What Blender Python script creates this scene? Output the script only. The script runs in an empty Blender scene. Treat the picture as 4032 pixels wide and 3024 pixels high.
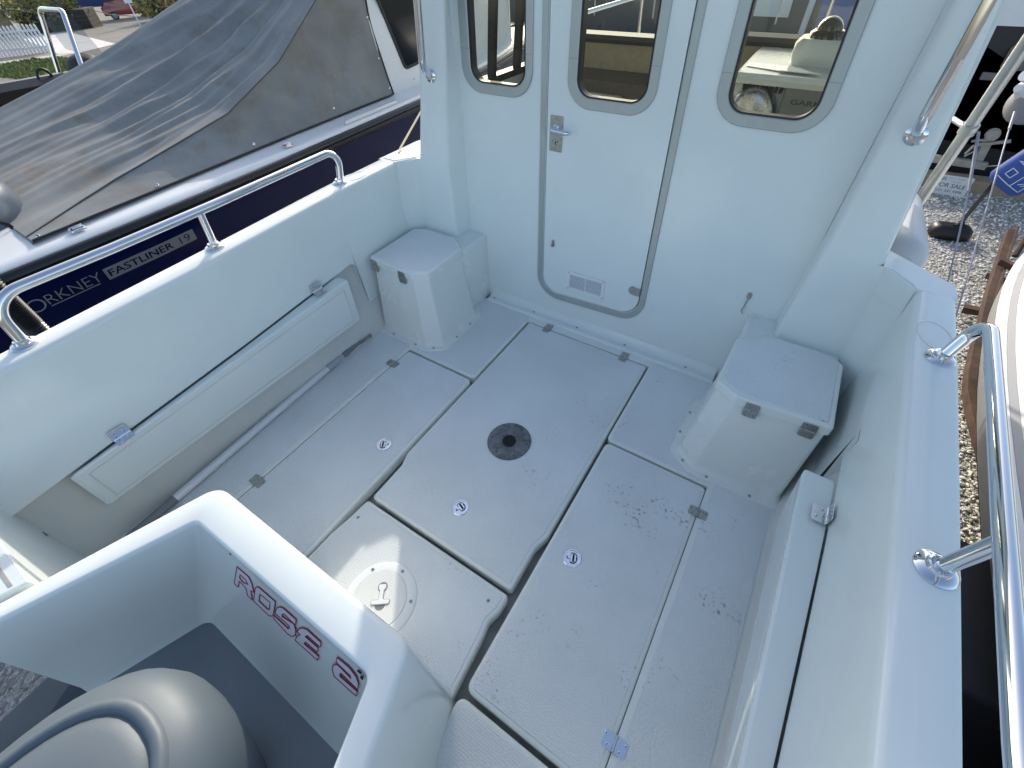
import bpy, bmesh, math, random
from mathutils import Vector, Matrix
from mathutils.geometry import tessellate_polygon
random.seed(7)
R = math.radians
scene = bpy.context.scene

# ------------------------------------------------------------------ camera
cam_d = bpy.data.cameras.new('camera'); cam = bpy.data.objects.new('camera', cam_d)
scene.collection.objects.link(cam); scene.camera = cam
right = Vector((0.84956, 0.52657, -0.03079)); down = Vector((0.33879, -0.58949, -0.73328)); fwd = Vector((-0.4043, 0.61248, -0.67929))
fwd.normalize(); right = (right - fwd*right.dot(fwd)).normalized(); down = fwd.cross(right)
M = Matrix((right, -down, -fwd)).transposed().to_4x4()
M.translation = Vector((0.61, 0.0, 1.40))
cam.matrix_world = M
cam_d.sensor_fit = 'HORIZONTAL'; cam_d.sensor_width = 36.0
cam_d.lens = 1768.5/4032*36
cam_d.shift_x = -65.5/4032; cam_d.shift_y = -164.2/4032
cam_d.clip_start = 0.02; cam_d.clip_end = 800

# ------------------------------------------------------------------ light
SUN_AZ, SUN_EL = 34.0, 25.5          # degrees to port of dead ahead (+Y), elevation
sdir = Vector((-math.sin(R(SUN_AZ))*math.cos(R(SUN_EL)), math.cos(R(SUN_AZ))*math.cos(R(SUN_EL)), math.sin(R(SUN_EL))))
sl = bpy.data.lights.new('sun', 'SUN'); sl.energy = 1.85; sl.angle = R(0.53); sl.color = (1.0, 0.93, 0.80)
so = bpy.data.objects.new('sun', sl); scene.collection.objects.link(so)
so.rotation_euler = sdir.to_track_quat('Z', 'Y').to_euler(); so.location = (0, 0, 8)
w = bpy.data.worlds.new('World'); scene.world = w; w.use_nodes = True
nt = w.node_tree; bg = nt.nodes['Background']
sky = nt.nodes.new('ShaderNodeTexSky'); sky.sky_type = 'NISHITA'; sky.sun_disc = False
sky.sun_elevation = R(SUN_EL); sky.sun_rotation = R(-SUN_AZ)
sky.altitude = 0; sky.air_density = 1.0; sky.dust_density = 2.2; sky.ozone_density = 0.4
nt.links.new(sky.outputs[0], bg.inputs[0]); bg.inputs[1].default_value = 0.15
scene.view_settings.view_transform = 'Standard'; scene.view_settings.look = 'None'
scene.view_settings.gamma = 1.0; scene.view_settings.exposure = 0.9
scene.cycles.max_bounces = 10; scene.cycles.diffuse_bounces = 4; scene.cycles.transparent_max_bounces = 12
scene.cycles.sample_clamp_indirect = 4.0

# ------------------------------------------------------------------ materials
def mat(name, col, rough=0.5, metal=0.0, coat=0.0, spec=0.5, noise=0.0, nscale=8.0, bump=0.0, bscale=60.0, bdist=0.002, kind='noise'):
    m = bpy.data.materials.new(name); m.use_nodes = True
    t = m.node_tree; b = t.nodes['Principled BSDF']
    b.inputs['Base Color'].default_value = (*col, 1); b.inputs['Roughness'].default_value = rough
    b.inputs['Metallic'].default_value = metal; b.inputs['Coat Weight'].default_value = coat
    b.inputs['Coat Roughness'].default_value = 0.06
    b.inputs['Specular IOR Level'].default_value = spec
    tc = t.nodes.new('ShaderNodeTexCoord')
    if noise > 0:
        n = t.nodes.new('ShaderNodeTexNoise'); n.inputs['Scale'].default_value = nscale; n.inputs['Detail'].default_value = 6; n.inputs['Roughness'].default_value = 0.65
        t.links.new(tc.outputs['Object'], n.inputs['Vector'])
        r = t.nodes.new('ShaderNodeValToRGB'); r.color_ramp.elements[0].position = 0.3; r.color_ramp.elements[1].position = 0.7
        r.color_ramp.elements[0].color = (*[c*(1-noise) for c in col], 1); r.color_ramp.elements[1].color = (*[min(1, c*(1+noise)) for c in col], 1)
        t.links.new(n.outputs['Fac'], r.inputs[0]); t.links.new(r.outputs[0], b.inputs['Base Color'])
        mr = t.nodes.new('ShaderNodeMapRange'); mr.inputs['To Min'].default_value = max(0.03, rough*0.8); mr.inputs['To Max'].default_value = min(1, rough*1.25)
        t.links.new(n.outputs['Fac'], mr.inputs['Value']); t.links.new(mr.outputs[0], b.inputs['Roughness'])
    if bump > 0:
        if kind == 'noise':
            n2 = t.nodes.new('ShaderNodeTexNoise'); n2.inputs['Scale'].default_value = bscale; n2.inputs['Detail'].default_value = 3; out = n2.outputs['Fac']
        else:
            n2 = t.nodes.new('ShaderNodeTexVoronoi'); n2.inputs['Scale'].default_value = bscale; n2.inputs['Randomness'].default_value = 0.0; out = n2.outputs['Distance']
        t.links.new(tc.outputs['Object'], n2.inputs['Vector'])
        bp = t.nodes.new('ShaderNodeBump'); bp.inputs['Strength'].default_value = bump; bp.inputs['Distance'].default_value = bdist
        t.links.new(out, bp.inputs['Height']); t.links.new(bp.outputs[0], b.inputs['Normal'])
    return m

def grip_mat():                     # moulded non-slip gelcoat with scuffs and dirt
    m = mat('non_slip_gelcoat', (0.72, 0.73, 0.71), rough=0.34)
    t = m.node_tree; b = t.nodes['Principled BSDF']; L = t.links
    tc = t.nodes.new('ShaderNodeTexCoord')
    mp = t.nodes.new('ShaderNodeMapping'); mp.inputs['Scale'].default_value = (185, 165, 165)
    L.new(tc.outputs['Object'], mp.inputs[0])
    v = t.nodes.new('ShaderNodeTexVoronoi'); v.inputs['Scale'].default_value = 1.0; v.feature = 'F1'; v.inputs['Randomness'].default_value = 0.45
    L.new(mp.outputs[0], v.inputs['Vector'])
    bp = t.nodes.new('ShaderNodeBump'); bp.inputs['Strength'].default_value = 0.8; bp.inputs['Distance'].default_value = 0.0022; bp.invert = True
    L.new(v.outputs['Distance'], bp.inputs['Height']); L.new(bp.outputs[0], b.inputs['Normal'])
    # broad grime
    n1 = t.nodes.new('ShaderNodeTexNoise'); n1.inputs['Scale'].default_value = 3.2; n1.inputs['Detail'].default_value = 8; L.new(tc.outputs['Object'], n1.inputs['Vector'])
    r1 = t.nodes.new('ShaderNodeValToRGB'); r1.color_ramp.elements[0].position = 0.35; r1.color_ramp.elements[1].position = 0.65
    r1.color_ramp.elements[0].color = (0.69, 0.715, 0.71, 1); r1.color_ramp.elements[1].color = (0.765, 0.795, 0.80, 1); L.new(n1.outputs['Fac'], r1.inputs[0])
    # scuff clusters: fine speckle gated by a broad patch mask
    n2 = t.nodes.new('ShaderNodeTexNoise'); n2.inputs['Scale'].default_value = 95; n2.inputs['Detail'].default_value = 4; L.new(tc.outputs['Object'], n2.inputs['Vector'])
    s2 = t.nodes.new('ShaderNodeMapRange'); s2.inputs['From Min'].default_value = 0.56; s2.inputs['From Max'].default_value = 0.68; L.new(n2.outputs['Fac'], s2.inputs['Value'])
    n3 = t.nodes.new('ShaderNodeTexNoise'); n3.inputs['Scale'].default_value = 7.5; n3.inputs['Detail'].default_value = 3; L.new(tc.outputs['Object'], n3.inputs['Vector'])
    s3 = t.nodes.new('ShaderNodeMapRange'); s3.inputs['From Min'].default_value = 0.56; s3.inputs['From Max'].default_value = 0.70; L.new(n3.outputs['Fac'], s3.inputs['Value'])
    # more traffic on the starboard side
    sx = t.nodes.new('ShaderNodeSeparateXYZ'); L.new(tc.outputs['Object'], sx.inputs[0])
    gx = t.nodes.new('ShaderNodeMapRange'); gx.inputs['From Min'].default_value = -0.2; gx.inputs['From Max'].default_value = 0.45; gx.inputs['To Min'].default_value = 0.12; L.new(sx.outputs[0], gx.inputs['Value'])
    a = t.nodes.new('ShaderNodeMath'); a.operation = 'MULTIPLY'; L.new(s2.outputs[0], a.inputs[0]); L.new(s3.outputs[0], a.inputs[1])
    a2 = t.nodes.new('ShaderNodeMath'); a2.operation = 'MULTIPLY'; L.new(a.outputs[0], a2.inputs[0]); L.new(gx.outputs[0], a2.inputs[1])
    a3 = t.nodes.new('ShaderNodeMath'); a3.operation = 'MULTIPLY'; a3.inputs[1].default_value = 0.8; L.new(a2.outputs[0], a3.inputs[0])
    mx = t.nodes.new('ShaderNodeMixRGB'); mx.inputs[2].default_value = (0.16, 0.155, 0.14, 1)
    L.new(a3.outputs[0], mx.inputs[0]); L.new(r1.outputs[0], mx.inputs[1]); L.new(mx.outputs[0], b.inputs['Base Color'])
    return m

def glass_mat(name, tint, refl=0.9):
    m = bpy.data.materials.new(name); m.use_nodes = True; t = m.node_tree
    for n in list(t.nodes): t.nodes.remove(n)
    o = t.nodes.new('ShaderNodeOutputMaterial'); mx = t.nodes.new('ShaderNodeMixShader')
    tr = t.nodes.new('ShaderNodeBsdfTransparent'); tr.inputs[0].default_value = (*tint, 1)
    gl = t.nodes.new('ShaderNodeBsdfGlossy'); gl.inputs['Roughness'].default_value = 0.01; gl.inputs[0].default_value = (refl, refl, refl, 1)
    lw = t.nodes.new('ShaderNodeLayerWeight'); lw.inputs[0].default_value = 0.5
    pw = t.nodes.new('ShaderNodeMath'); pw.operation = 'POWER'; pw.inputs[1].default_value = 5.0; t.links.new(lw.outputs['Facing'], pw.inputs[0])
    fr = t.nodes.new('ShaderNodeMath'); fr.operation = 'MULTIPLY_ADD'; fr.inputs[1].default_value = 0.92; fr.inputs[2].default_value = 0.05; t.links.new(pw.outputs[0], fr.inputs[0])
    t.links.new(fr.outputs[0], mx.inputs[0]); t.links.new(tr.outputs[0], mx.inputs[1]); t.links.new(gl.outputs[0], mx.inputs[2]); t.links.new(mx.outputs[0], o.inputs[0])
    return m

GEL = mat('gelcoat', (0.755, 0.80, 0.775), rough=0.16, noise=0.025, nscale=5, spec=0.5, bump=0.05, bscale=7, bdist=0.004)
GEL2 = mat('gelcoat_box', (0.78, 0.805, 0.765), rough=0.26, noise=0.03, nscale=4, bump=0.03, bscale=30, bdist=0.001)
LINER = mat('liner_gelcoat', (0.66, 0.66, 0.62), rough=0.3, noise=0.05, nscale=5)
GRIP = grip_mat()
GUT = mat('gutter_gelcoat', (0.42, 0.41, 0.37), rough=0.5, noise=0.2, nscale=20)
STEEL = mat('stainless_steel', (0.74, 0.75, 0.77), rough=0.08, metal=1.0, noise=0.02, nscale=30)
SATIN = mat('satin_steel', (0.46, 0.45, 0.43), rough=0.28, metal=1.0, noise=0.18, nscale=120)
CHROME = mat('chrome', (0.7, 0.74, 0.8), rough=0.10, metal=1.0, noise=0.03, nscale=50)
ALU = mat('anodised_aluminium', (0.44, 0.475, 0.46), rough=0.42, metal=0.55, noise=0.06, nscale=9)
BLACK = mat('black_rubber', (0.012, 0.012, 0.014), rough=0.45, noise=0.2, nscale=30)
DARKHOLE = mat('dark_cavity', (0.015, 0.014, 0.012), rough=0.9)
WPLAST = mat('white_plastic', (0.78, 0.80, 0.80), rough=0.32, noise=0.02)
GPLAST = mat('grey_plastic', (0.20, 0.21, 0.22), rough=0.5, noise=0.1, nscale=20)
GLASS = glass_mat('window_glass', (0.86, 0.88, 0.84))
TAN = mat('tan_headlining', (0.45, 0.37, 0.24), rough=0.85, noise=0.12, nscale=40, bump=0.3, bscale=300)
BROWN = mat('brown_carpet', (0.15, 0.12, 0.08), rough=0.95, noise=0.15, nscale=60, bump=0.4, bscale=400)
RED = mat('red_vinyl', (0.30, 0.012, 0.03), rough=0.4)
LILAC = mat('silver_vinyl', (0.66, 0.68, 0.74), rough=0.35)
SLATE = mat('weathered_base_plate', (0.15, 0.16, 0.17), rough=0.55, metal=0.3, noise=0.55, nscale=45)
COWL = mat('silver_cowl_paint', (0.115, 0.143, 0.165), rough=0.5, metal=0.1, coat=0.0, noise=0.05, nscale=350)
COWLDARK = mat('dark_cowl_paint', (0.10, 0.13, 0.17), rough=0.3, metal=0.3, coat=0.4, noise=0.05)

# ------------------------------------------------------------------ mesh helpers
class F:                                            # local frame: origin, u, v, n
    def __init__(s, o, u, v, n=None):
        s.o = Vector(o); s.u = Vector(u).normalized(); s.n = (Vector(n) if n else s.u.cross(Vector(v))).normalized(); s.v = s.n.cross(s.u).normalized()
    def __call__(s, a, b, c=0.0): return s.o + s.u*a + s.v*b + s.n*c
    def at(s, a, b, c=0.0, ang=0.0):
        f = F(s(a, b, c), s.u, s.v, s.n)
        if ang: f.u, f.v = f.u*math.cos(ang)+f.v*math.sin(ang), f.v*math.cos(ang)-f.u*math.sin(ang)
        return f
XY = F((0, 0, 0), (1, 0, 0), (0, 1, 0))

def rnd(pts, r, seg=5):
    out = []; n = len(pts)
    for i in range(n):
        p0, p1, p2 = Vector(pts[i-1][:2]), Vector(pts[i][:2]), Vector(pts[(i+1) % n][:2])
        ri = r[i] if isinstance(r, (list, tuple)) else r
        a = (p0-p1); b = (p2-p1); la, lb = a.length, b.length
        if ri <= 0 or la < 1e-9 or lb < 1e-9: out.append(p1); continue
        a /= la; b /= lb; ang = a.angle(b)
        if ang > 3.10: out.append(p1); continue
        d = min(ri/math.tan(ang/2), la*0.49, lb*0.49); rr = d*math.tan(ang/2)
        c = p1 + (a+b).normalized()*(rr/math.sin(ang/2))
        s, e = p1+a*d-c, p1+b*d-c
        sw = s.angle_signed(e) if s.length > 1e-9 else 0
        for k in range(seg+1):
            t = -sw*k/seg; out.append(c+Vector((s.x*math.cos(t)-s.y*math.sin(t), s.x*math.sin(t)+s.y*math.cos(t))))
    return out
def area(p): return 0.5*sum(p[i-1].x*p[i].y-p[i].x*p[i-1].y for i in range(len(p)))
def inset(pts, d):
    n = len(pts); sg = 1 if area([Vector(p[:2]) for p in pts]) > 0 else -1; out = []
    P_ = [Vector(p[:2]) for p in pts]
    for i in range(n):
        a = (P_[i]-P_[i-1]); b = (P_[(i+1) % n]-P_[i])
        if a.length < 1e-9: a = b
        if b.length < 1e-9: b = a
        a.normalize(); b.normalize()
        na, nb = Vector((-a.y, a.x))*sg, Vector((-b.y, b.x))*sg
        m = na+nb; m = m.normalized() if m.length > 1e-6 else na
        out.append(P_[i]+m*(d/max(0.35, m.dot(na))))
    return out
def rect(x0, x1, y0, y1): return [(x0, y0), (x1, y0), (x1, y1), (x0, y1)]
def circ(r, n=24, cx=0, cy=0): return [Vector((cx+r*math.cos(2*math.pi*i/n), cy+r*math.sin(2*math.pi*i/n))) for i in range(n)]

def fillet(pts, r, seg=7):
    pts = [Vector(p) for p in pts]; out = [pts[0]]
    for i in range(1, len(pts)-1):
        ri = r[i] if isinstance(r, (list, tuple)) else r
        a = pts[i-1]-pts[i]; b = pts[i+1]-pts[i]; la, lb = a.length, b.length; a.normalize(); b.normalize(); ang = a.angle(b)
        if ang > 3.1 or ri <= 0: out.append(pts[i]); continue
        d = min(ri/math.tan(ang/2), la*0.48, lb*0.48); rr = d*math.tan(ang/2)
        c = pts[i]+(a+b).normalized()*(rr/math.sin(ang/2)); s = pts[i]+a*d-c; e = pts[i]+b*d-c; tot = s.angle(e); ax = s.cross(e).normalized()
        for k in range(seg+1): out.append(c+Matrix.Rotation(tot*k/seg, 3, ax) @ s)
    out.append(pts[-1]); return out

class MB:
    def __init__(s): s.v = []; s.f = []; s.m = []; s.mi = 0
    def add(s, vs, fs):
        o = len(s.v); s.v += [Vector(x) for x in vs]
        for f in fs: s.f.append([i+o for i in f]); s.m.append(s.mi)
        return s
    def rings(s, rings, cap0=True, cap1=True, closed=True):
        n = len(rings[0]); vs = [p for r in rings for p in r]; fs = []
        for k in range(len(rings)-1):
            for i in range(n if closed else n-1):
                j = (i+1) % n; fs.append([k*n+i, k*n+j, (k+1)*n+j, (k+1)*n+i])
        s.add(vs, fs)
        for on, r in ((cap0, rings[0][::-1]), (cap1, rings[-1])):
            if on and n > 4:
                c = sum((Vector(p) for p in r), Vector())/n; nn = sum(((Vector(r[i-1])-c).cross(Vector(r[i])-c) for i in range(n)), Vector())
                if all((Vector(r[i-1])-c).cross(Vector(r[i])-c).dot(nn) > -1e-12 for i in range(n)): s.add(list(r)+[c], [[i-1 if i else n-1, i, n] for i in range(n)])
                else: s.add(r, [t for t in tessellate_polygon([r])])
            elif on: s.add(r, [list(range(n))])
        return s
    def prism(s, poly, fr, h0, h1, bev=0.0, capb=True):
        if area([Vector(p[:2]) for p in poly]) < 0: poly = list(poly)[::-1]
        rs = [[fr(p[0], p[1], h0) for p in poly]]
        if bev > 0:
            rs.append([fr(p[0], p[1], h1-bev) for p in poly])
            for k in (0.3, 0.65):
                q = inset(poly, bev*(1-math.cos(k*math.pi/2))); rs.append([fr(p[0], p[1], h1-bev+bev*math.sin(k*math.pi/2)) for p in q])
            q = inset(poly, bev); rs.append([fr(p[0], p[1], h1) for p in q])
        else: rs.append([fr(p[0], p[1], h1) for p in poly])
        return s.rings(rs, cap0=capb)
    def plate(s, outer, holes, fr, h0, h1):
        loops = [outer]+holes
        tris = tessellate_polygon([[Vector((p[0], p[1], 0)) for p in l] for l in loops])
        flat = [p for l in loops for p in l]
        s.add([fr(p[0], p[1], h1) for p in flat], tris)
        s.add([fr(p[0], p[1], h0) for p in flat], [t[::-1] for t in tris])
        for l in loops:
            n = len(l); s.add([fr(p[0], p[1], h0) for p in l]+[fr(p[0], p[1], h1) for p in l], [[i, (i+1) % n, n+(i+1) % n, n+i] for i in range(n)])
        return s
    def tube(s, path, r, n=14, cap=True):
        path = [Vector(p) for p in path]; rs = []; N = None
        for i, p in enumerate(path):
            t = ((path[min(i+1, len(path)-1)]-p).normalized()+(p-path[max(i-1, 0)]).normalized()).normalized()
            if N is None: N = t.orthogonal().normalized()
            else: N = (N-t*N.dot(t)).normalized()
            B = t.cross(N); rr = r[i] if isinstance(r, (list, tuple)) else r
            rs.append([p+(N*math.cos(2*math.pi*k/n)+B*math.sin(2*math.pi*k/n))*rr for k in range(n)])
        return s.rings(rs, cap, cap)
    def lathe(s, prof, fr, n=28):
        return s.rings([[fr(r*math.cos(2*math.pi*k/n), r*math.sin(2*math.pi*k/n), z) for k in range(n)] for r, z in prof])
    def box(s, c, sz, fr=None, bev=0.0):
        fr = fr or XY; g = fr.at(c[0], c[1], c[2])
        return s.prism(rect(-sz[0]/2, sz[0]/2, -sz[1]/2, sz[1]/2), g, -sz[2]/2, sz[2]/2, bev)
    def bar(s, a, b, w, h, up=(0, 0, 1)):
        a, b = Vector(a), Vector(b); d = b-a; L = d.length; u = d.normalized(); sd = Vector(up).cross(u).normalized()
        return s.prism(rect(0, L, -w/2, w/2), F(a, u, sd), -h/2, h/2)
    def sphere(s, c, r, n=16, m=10, sc=(1, 1, 1)):
        rs = []
        for j in range(m+1):
            a = -math.pi/2+math.pi*j/m; a = max(-1.55, min(1.55, a))
            rs.append([Vector(c)+Vector((r*sc[0]*math.cos(a)*math.cos(2*math.pi*k/n), r*sc[1]*math.cos(a)*math.sin(2*math.pi*k/n), r*sc[2]*math.sin(a))) for k in range(n)])
        return s.rings(rs)
    def build(s, name, mats, parent=None, smooth=32, fix=True):
        if not isinstance(mats, (list, tuple)): mats = [mats]
        me = bpy.data.meshes.new(name); org = Vector((0, 0, 0)); q = parent
        while q is not None: org += q.location; q = q.parent
        me.from_pydata([tuple(p-org) for p in s.v], [], s.f)
        for mm in mats: me.materials.append(mm)
        me.polygons.foreach_set('material_index', s.m)
        if fix:
            b = bmesh.new(); b.from_mesh(me); bmesh.ops.recalc_face_normals(b, faces=b.faces); b.to_mesh(me); b.free()
        if smooth:
            me.polygons.foreach_set('use_smooth', [True]*len(me.polygons)); me.set_sharp_from_angle(angle=R(smooth))
        me.update()
        o = bpy.data.objects.new(name, me); scene.collection.objects.link(o)
        if parent is not None: o.parent = parent
        return o

def tag(o, label=None, cat=None, group=None, kind=None):
    if label: o['label'] = label
    if cat: o['category'] = cat
    if group: o['group'] = group
    if kind: o['kind'] = kind
    return o
def thing(name, label, cat, loc=(0, 0, 0), group=None):
    o = bpy.data.objects.new(name, None); scene.collection.objects.link(o); o.location = loc; o.empty_display_size = 0.1
    return tag(o, label, cat, group)
def copy_tree(o, parent=None):
    c = o.copy(); scene.collection.objects.link(c)
    if parent is not None: c.parent = parent
    for ch in o.children: copy_tree(ch, c)
    return c
def text_obj(s, name, fr, width, height, m, parent, ext=0.001, shear=0.0, off=0.0):
    cu = bpy.data.curves.new(name, 'FONT'); cu.body = s; cu.extrude = 0.0; cu.shear = shear; cu.offset = off; cu.resolution_u = 3
    to = bpy.data.objects.new(name, cu); scene.collection.objects.link(to)
    dg = bpy.context.evaluated_depsgraph_get(); me = bpy.data.meshes.new_from_object(to.evaluated_get(dg))
    vs = [v.co.copy() for v in me.vertices]; fs = [list(p.vertices) for p in me.polygons]
    bpy.data.objects.remove(to); bpy.data.curves.remove(cu); bpy.data.meshes.remove(me)
    x0, x1 = min(v.x for v in vs), max(v.x for v in vs); y0, y1 = min(v.y for v in vs), max(v.y for v in vs)
    b = MB(); b.add([fr((v.x-x0)/(x1-x0)*width, (v.y-y0)/(y1-y0)*height, ext) for v in vs], fs)
    return b.build(name, m, parent, smooth=0, fix=False)
def lerp(tab, x):
    if x <= tab[0][0]: return tab[0][1]
    for (a, b), (c, d) in zip(tab, tab[1:]):
        if x <= c: return b+(d-b)*(x-a)/(c-a)
    return tab[-1][1]

def hinge(fr, parent, L=0.058, W=0.034, m=None, fold=0.0):       # leaves along u, pin along v; leaf 2 can fold out of plane
    b = MB(); t = 0.0024
    for sg in (-1, 1):
        g = fr
        if sg > 0 and fold: g = F(fr.o, fr.u*math.cos(fold)+fr.n*math.sin(fold), fr.v)
        x0, x1 = (0.0035, L/2) if sg > 0 else (-L/2, -0.0035)
        pl = [(x0, -W/2), (x1, -W/2), (x1, W/2), (x0, W/2)]
        rr = [0, 0.006, 0.006, 0] if sg > 0 else [0.006, 0, 0, 0.006]
        b.mi = 0; b.prism(rnd(pl, rr), g, 0, t, 0.0006)
        for q in ((0.42, -0.24), (0.72, 0.22)):
            cx = sg*L/2*q[0]+sg*0.003; cy = q[1]*W*1.15
            b.mi = 0; b.lathe([(0.0036, t), (0.0036, t+0.0006), (0.0026, t+0.0009)], g.at(cx, cy), 12)
            b.mi = 1; b.lathe([(0.0014, t+0.0008), (0.0014, t+0.0012)], g.at(cx, cy), 6)
    b.mi = 0; b.tube([fr(0, -W/2, t*0.9), fr(0, W/2, t*0.9)], 0.0036, 10)
    return b.build('hinge', [m or SATIN, DARKHOLE], parent)
def screw(p, n, parent, r=0.0055, m=None):
    n = Vector(n).normalized(); f = F(p, n.orthogonal(), n.cross(n.orthogonal()), n); b = MB()
    b.lathe([(r, -0.001), (r, 0.0008), (r*0.75, 0.0022), (r*0.3, 0.0026)], f, 12); b.mi = 1
    b.lathe([(r*0.36, 0.0022), (r*0.36, 0.003)], f, 6)
    return b.build('screw', [m or SATIN, DARKHOLE], parent)
# ================================================================== THE BOAT WE STAND IN
GZ = -1.0                                            # ground level
boat = thing('fishing_boat', 'white fishing boat seen from its stern, open cockpit with floor hatches before the cabin door', 'boat', (0, 0.5, GZ))

# ---- floor: gutter tray, fixed deck, lids
MB().box((0, 0.575, -0.075), (1.9, 1.92, 0.03)).build('floor_gutter', GUT, boat)
def panel(name, poly, r, edge=0.012, parent=boat, th=0.04, bev=0.007, lab=None):
    r = [max(0.010, q) for q in (r if isinstance(r, (list, tuple)) else [r]*len(poly))]; b = MB(); o = rnd(poly, r); b.prism(o, XY, -th, 0.0, bev, capb=False)
    i1 = rnd(inset(poly, edge), [max(0.006, q-edge*0.5) for q in (r if isinstance(r, (list, tuple)) else [r]*len(poly))]); b.mi = 1; b.prism(i1, XY, -0.002, 0.0022, 0.0020, capb=False)
    ob = b.build(name, [GEL2, GRIP], parent)
    if lab: ob['label'] = lab
    return ob
# fixed deck round the lids, in one moulding: plate with openings
b = MB()
dk_out = [(-0.885, -0.384), (0.885, -0.384), (0.885, 1.5), (-0.885, 1.5)]
op_c = rnd([(-0.302, 0.9), (0.302, 0.9), (0.302, 1.391), (-0.302, 1.391)], 0.012)
# left rectangle + centre + right: build the deck from butting strips
b.plate([(-0.885, -0.384), (-0.6705, -0.384), (-0.6705, 1.44), (-0.885, 1.44)], [], XY, -0.04, 0.0)
b.plate([(0.6745, -0.384), (0.885, -0.384), (0.885, 1.44), (0.6745, 1.44)], [], XY, -0.04, 0.0)
b.plate(rnd([(-0.6705, 0.952), (-0.306, 0.952), (-0.306, 1.44), (-0.6705, 1.44)], [0, 0.02, 0, 0]), [], XY, -0.04, 0.0)
b.plate(rnd([(0.306, 0.955), (0.6745, 0.955), (0.6745, 1.44), (0.306, 1.44)], [0.02, 0, 0, 0]), [], XY, -0.04, 0.0)
b.plate([(-0.306, 1.389), (0.306, 1.389), (0.306, 1.44), (-0.306, 1.44)], [], XY, -0.04, 0.0)
b.mi = 1
def gp(x0, x1, y0, y1): b.prism(rnd(rect(x0, x1, y0, y1), 0.012), XY, -0.002, 0.0022, 0.0020, capb=False)
gp(-0.875, -0.685, -0.37, 1.0); gp(0.689, 0.872, -0.37, 1.0); gp(-0.660, -0.318, 0.966, 1.415); gp(0.318, 0.662, 0.969, 1.415)
b.build('cockpit_floor', [GEL2, GRIP], boat)
lid_c = panel('hatch_lid', [(-0.295, 1.386), (-0.296, 0.535), (-0.279, 0.487), (-0.278, 0.343), (0.286, 0.343), (0.283, 0.483), (0.299, 0.533), (0.297, 1.386)], [0.006, 0.03, 0.03, 0.012, 0.012, 0.03, 0.03, 0.006], lab='long centre floor lid with a round grey socket plate')
lid_p = panel('hatch_lid', [(-0.669, 0.943), (-0.669, -0.384), (-0.309, -0.384), (-0.309, 0.943)], [0.015, 0.01, 0.01, 0.02], lab='port floor lid partly hidden by the motor well')
lid_s = panel('hatch_lid', [(0.309, 0.948), (0.313, 0.092), (0.673, 0.092), (0.673, 0.948)], [0.02, 0.022, 0.012, 0.015], lab='scuffed starboard floor lid with a flush ring catch')
lid_a = panel('floor_panel', [(-0.283, 0.329), (-0.289, 0.255), (-0.299, 0.19), (-0.303, -0.035), (0.303, -0.035), (0.283, 0.212), (0.276, 0.245), (0.287, 0.280), (0.289, 0.329)], [0.012, 0.02, 0.02, 0.01, 0.02, 0.03, 0.03, 0.03, 0.012], lab='screwed floor panel with a round white access plate')
panel('floor_panel', [(0.309, 0.079), (0.315, -0.384), (0.672, -0.384), (0.672, 0.079)], [0.022, 0.01, 0.01, 0.012], lab='aft starboard floor panel cut by the picture edge')
panel('floor_panel', [(-0.25, -0.065), (-0.25, -0.384), (0.285, -0.384), (0.285, -0.065)], 0.012, th=0.05)

# hinges and catches of the lids
for par, x, y, ang in ((lid_c, -0.195, 1.3875, 90), (lid_c, 0.190, 1.3875, 90), (lid_p, -0.6700, 0.843, 0), (lid_p, -0.6700, 0.177, 0), (lid_s, 0.6738, 0.847, 0), (lid_s, 0.6738, 0.194, 0)):
    hinge(F((x, y, 0.0016), (math.cos(R(ang)), math.sin(R(ang)), 0), (-math.sin(R(ang)), math.cos(R(ang)), 0)), par, m=CHROME if y < 0.2 and x > 0 else SATIN)
def ring_catch(x, y, ang, par):
    f = XY.at(x, y, 0.0014, R(ang)); b = MB()
    b.lathe([(0.0285, 0.0), (0.0285, 0.0016), (0.0265, 0.0030), (0.0225, 0.0030), (0.0215, 0.0012)], f, 32)
    T = [(-0.017, -0.004), (-0.006, -0.0045), (-0.006, -0.015), (0.006, -0.017), (0.014, -0.010), (0.016, 0.0), (0.014, 0.010), (0.006, 0.017), (-0.006, 0.015), (-0.006, 0.0045), (-0.017, 0.004)]
    b.mi = 1; b.prism(rnd(T, 0.0015), f, 0.0013, 0.0016)
    b.mi = 0; b.prism(rnd([(x*0.82-0.0, y*0.82) for x, y in T], 0.0015), f, 0.0016, 0.0032, 0.0008)
    b.mi = 1; b.prism(rnd(rect(0.0005, 0.0065, -0.0115, 0.0115), 0.001), f, 0.0031, 0.0036); b.prism(circ(0.0022, 10, 0.0125, 0.0), f, 0.0031, 0.0036)
    b.build('ring_catch', [CHROME, DARKHOLE], par)
ring_catch(-0.394, 0.516, 215, lid_p); ring_catch(0.005, 0.468, 70, lid_c); ring_catch(0.395, 0.514, 20, lid_s)
# table socket plate
f = XY.at(0, 0.766, 0.0015); b = MB()
b.lathe([(0.0815, 0.0), (0.0815, 0.0030), (0.0785, 0.0042), (0.030, 0.0042), (0.026, 0.0020)], f, 48)
b.mi = 1; b.lathe([(0.0245, 0.0030), (0.0245, 0.0046)], f, 24)
for k in range(6): b.prism(circ(0.0028, 8, 0.066*math.cos(1.05*k+0.3), 0.066*math.sin(1.05*k+0.3)), f, 0.004, 0.0046)
b.build('socket_plate', [SLATE, DARKHOLE], lid_c)
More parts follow.
